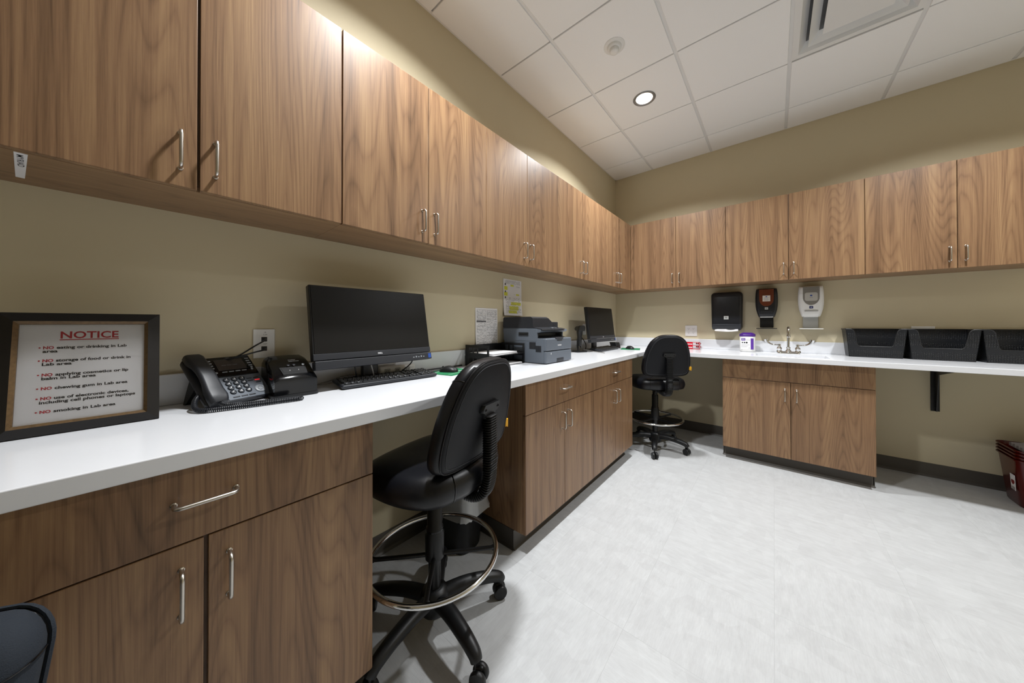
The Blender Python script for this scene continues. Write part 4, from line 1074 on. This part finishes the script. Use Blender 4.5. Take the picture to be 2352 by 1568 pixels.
# red tube rack
rk = thing('tube_rack', 'bright red plastic tube rack on the back counter behind the far stool', 'tube rack', (.875, -.135, ZC))
for z_ in (0, .036, .07): MB().box(-.10, .10, -.03, .03, z_, z_ + .004, .001, 1).build('shelf', REDPL, rk)
for x_ in (-.1, .096): MB().box(x_, x_ + .004, -.03, .03, 0, .074, .001, 1).build('end_panel', REDPL, rk)
MB().box(-.1, .04, -.031, -.028, .004, .07, .001, 1).build('front_panel', REDPL, rk)
for k in range(3):
    for zz in (.019, .054): MB().lathe([(.0085, -.032), (.0085, -.029), (.005, -.0285)], 14, T(.055 + k * .017, 0, zz) @ Rx(PI / 2) @ T(0, 0, -.061)).build('socket', mat('deep_red', '7d0c1a', .3), rk)
for zz in (.014, .048): MB().box(-.02, .035, -.0318, -.031, zz, zz + .008).build('printed_strip', WHITEINK, rk, False)

# faucet
fc = thing('faucet', 'chrome two-handle faucet with wrist blade handles at the sink', 'faucet', (1.687, -.155, ZC))
MB().loft([[(x, y, z) for x, y in rrect(w, d_, d_ / 2 - .001, 8)] for w, d_, z in ((.162, .052, 0), (.162, .052, .006), (.15, .042, .014), (.14, .03, .018))]).build('base_plate', CHROME, fc)
MB().lathe([(.028, .010), (.024, .022), (.014, .034), (.013, .042), (.017, .046), (.017, .052), (.011, .058)], 24).build('spout_collar', CHROME, fc)
pts = [(0, 0, .05), (0, 0, .19)] + [(0, -.042 + .042 * math.cos(PI * k / 12), .19 + .045 * math.sin(PI * k / 12)) for k in range(1, 12)] + [(0, -.084, .185), (0, -.085, .165)]
MB().tube(pts, .0105, 16).build('spout', CHROME, fc)
MB().lathe([(.0125, .148), (.0135, .15), (.0135, .168), (.0115, .17)], 18, T(0, -.085, 0)).build('aerator', CHROME, fc)
for s_ in (-1, 1):
    vb = MB().lathe([(.024, .008), (.023, .02), (.016, .026), (.017, .034), (.021, .04), (.017, .052), (.010, .060), (.010, .064), (.013, .066), (.013, .078), (.008, .081)], 24, T(s_ * .0635, 0, 0)).build('valve_body', CHROME, fc)
    path = smooth_path([(s_ * .066, 0, .072), (s_ * .10, -.003, .073), (s_ * .13, -.008, .081), (s_ * .152, -.012, .101), (s_ * .160, -.014, .124)], 5)
    rr_ = []
    for i, p in enumerate(path):
        f = i / (len(path) - 1); wdt = .0065 + .002 * f; th_ = .0055 + .0125 * f ** 1.6
        tn = (path[min(i + 1, len(path) - 1)] - path[max(i - 1, 0)]).normalized(); nn = Vector((-tn.z, 0, tn.x))
        rr_.append([p + Vector((0, wdt * math.cos(q), 0)) + nn * th_ * math.sin(q) for q in [2 * PI * j / 12 for j in range(12)]])
    MB().loft(rr_).build('wrist_blade', CHROME, fc)

# black baskets with dipped fronts
def basket(label, x):
    t = thing('storage_basket', label, 'basket', (x, -.125, ZC), 0, 'black baskets on the back counter')
    W0, W1, D0, D1_, Hh = .285, .325, .165, .2, .226
    def outer(z):
        f = z / Hh; return W0 + (W1 - W0) * f, D0 + (D1_ - D0) * f
    n = 6
    w0, d0 = outer(0); MB().loft([[(px, py, z) for px, py in rrect(w0, d0, .02, n)] for z in (0, .003)]).build('floor_panel', BASKET, t)
    def wall(pa, pb, name):   # a slanted panel with thickness, given bottom/top outlines
        MB().loft([pa, pb]).build(name, BASKET, t, False)
    w1, d1 = outer(Hh)
    th = .003
    MB().loft([[(-w0 / 2, d0 / 2, 0), (w0 / 2, d0 / 2, 0), (w0 / 2, d0 / 2 - th, 0), (-w0 / 2, d0 / 2 - th, 0)], [(-w1 / 2, d1 / 2, Hh), (w1 / 2, d1 / 2, Hh), (w1 / 2, d1 / 2 - th, Hh), (-w1 / 2, d1 / 2 - th, Hh)]]).build('back_wall', BASKET, t, False)
    for s_ in (-1, 1):
        MB().loft([[(s_ * w0 / 2, -d0 / 2, 0), (s_ * w0 / 2, d0 / 2, 0), (s_ * (w0 / 2 - th), d0 / 2, 0), (s_ * (w0 / 2 - th), -d0 / 2, 0)], [(s_ * w1 / 2, -d1 / 2, Hh), (s_ * w1 / 2, d1 / 2, Hh), (s_ * (w1 / 2 - th), d1 / 2, Hh), (s_ * (w1 / 2 - th), -d1 / 2, Hh)]]).build('side_wall', BASKET, t, False)
        MB().box(s_ * w1 / 2 - .004, s_ * w1 / 2 + .004, -d1 / 2, d1 / 2, Hh - .006, Hh + .002, .002, 1).build('rim', BLACKP, t)
    MB().box(-w1 / 2, w1 / 2, d1 / 2 - .004, d1 / 2 + .004, Hh - .006, Hh + .002, .002, 1).build('rim', BLACKP, t)
    # front with a U-shaped dip
    def fp(x_, z_): return (x_, -(d0 + (d1 - d0) * z_ / Hh) / 2, z_)
    def wz(z_): return (w0 + (w1 - w0) * z_ / Hh) / 2
    zl = .088
    out = [(-wz(0), 0), (wz(0), 0), (wz(Hh), Hh), (.135, Hh), (.122, Hh - .006), (.113, Hh - .022), (.098, zl + .02), (.09, zl + .004), (.08, zl), (-.08, zl), (-.09, zl + .004), (-.098, zl + .02), (-.113, Hh - .022), (-.122, Hh - .006), (-.135, Hh), (-wz(Hh), Hh)]
    MB().loft([[fp(*p) for p in out], [tuple(Vector(fp(*p)) + Vector((0, .003, 0))) for p in out]]).build('front_wall', BASKET, t, False)
    MB().tube([fp(*p) for p in out[2:]], .0028, 6).build('front_rim', BLACKP, t)
    return t
basket('black perforated basket nearest the faucet', 2.205)
basket('black perforated basket, middle one of the row', 2.532)
basket('black perforated basket at the right end of the row', 2.862)

# ------------------------------------------------------------------ floor things
tr = thing('wastebasket', 'black wastebasket with clear bag liner behind the near stool', 'wastebasket', (.262, -2.775, 0), .15)
MB().loft([[(x, y, z) for x, y in rrect(w, d_, .05, 7)] for w, d_, z in ((.17, .15, 0), (.18, .16, .012), (.235, .205, .33), (.242, .212, .335), (.242, .212, .342), (.232, .2, .342))], cap1=False).build('bin', BLACKP, tr)
rb = random.Random(5); rings = []
for k, (w, d_, z) in enumerate(((.225, .19, .30), (.236, .206, .347), (.25, .22, .35), (.258, .228, .32), (.252, .224, .285), (.25, .218, .235), (.268, .236, .20))):
    base = rrect(w, d_, .055, 7)
    rings.append([(x * (1 + (rb.uniform(-.03, .05) if k > 2 else 0)), y * (1 + (rb.uniform(-.03, .05) if k > 2 else 0)), z + rb.uniform(-.005, .005)) for x, y in base])
MB().loft(rings, cap0=False, cap1=False).build('bag_liner', BAG, tr)

RBX, RBY = 3.0, -.205
for k in range(4):
    z0 = .017 + .0 + k * .021 if k else 0
    lab = ('bottom red bin of the nested stack, with a white warning label', 'second red bin from the bottom of the nested stack', 'third red bin from the bottom of the nested stack', 'topmost red bin of the nested stack, holding white bags')[k]
    t = thing('red_bin', lab, 'bin', (RBX, RBY, k * .021), 0, 'nested red bins')
    MB().loft([[(x, y, z) for x, y in rrect(w, d_, .05, 7)] for w, d_, z in ((.36, .21, 0.0), (.37, .22, .01), (.42, .27, .30), (.436, .286, .302), (.436, .286, .309), (.433, .283, .3095), (.417, .267, .296), (.367, .217, .012))], cap1=True).build('body', REDDARK, t)
    if k == 0:
        lb = MB().loft([[(-.203 + dx_, -.03, .20), (-.203 + dx_, -.085, .20), (-.197 + dx_, -.08, .10), (-.197 + dx_, -.03, .10)] for dx_ in (-.003, -.0036)]).build('warning_label', PAPER, t, False)
        MB().lathe([(.018, 0), (.018, .0006)], 20, T(-.2039, -.057, .155) @ Ry(-PI / 2)).build('biohazard_mark', mat('dark_red_print', '7a1f1f', .6), lb, False)
        for q in range(3): MB().box(-.2038, -.2032, -.078, -.04, .118 - .007 * q, .120 - .007 * q).build('printed_line', INK, lb, False)
rg = random.Random(9)
for k in range(5):
    y_ = RBY - .09 + k * .04
    o = MB()
    n = 9; rings = []
    for q in range(n):
        f = q / (n - 1); x_ = -.17 + .33 * f
        hgt = .025 * math.sin(PI * f) + rg.uniform(-.004, .004)
        rings.append([(x_, -.016, -.012), (x_, .016, -.012), (x_, .012, hgt + .006), (x_, -.012, hgt + .012)])
    ob = o.loft(rings).build('folded_bag', mat('dull_white_bag', '9c9794', .5), None, True, (RBX, y_, .37))
    tag(ob, 'folded whitish bag tucked into the topmost red bin', 'bag', 'bags in the red bin')

# near chair at the lower left corner of the picture (only the top of its back shows)
stool('navy chair back at the lower left corner of the picture', (.987, -4.276, 0), math.radians(145), .3, .355, group=None, cover=NAVY, shell=BLACKP, ring=False, tagged=False, back_dz=-.03, BACK_O=rrect(.41, .375, .045, 6, 0, .1875))
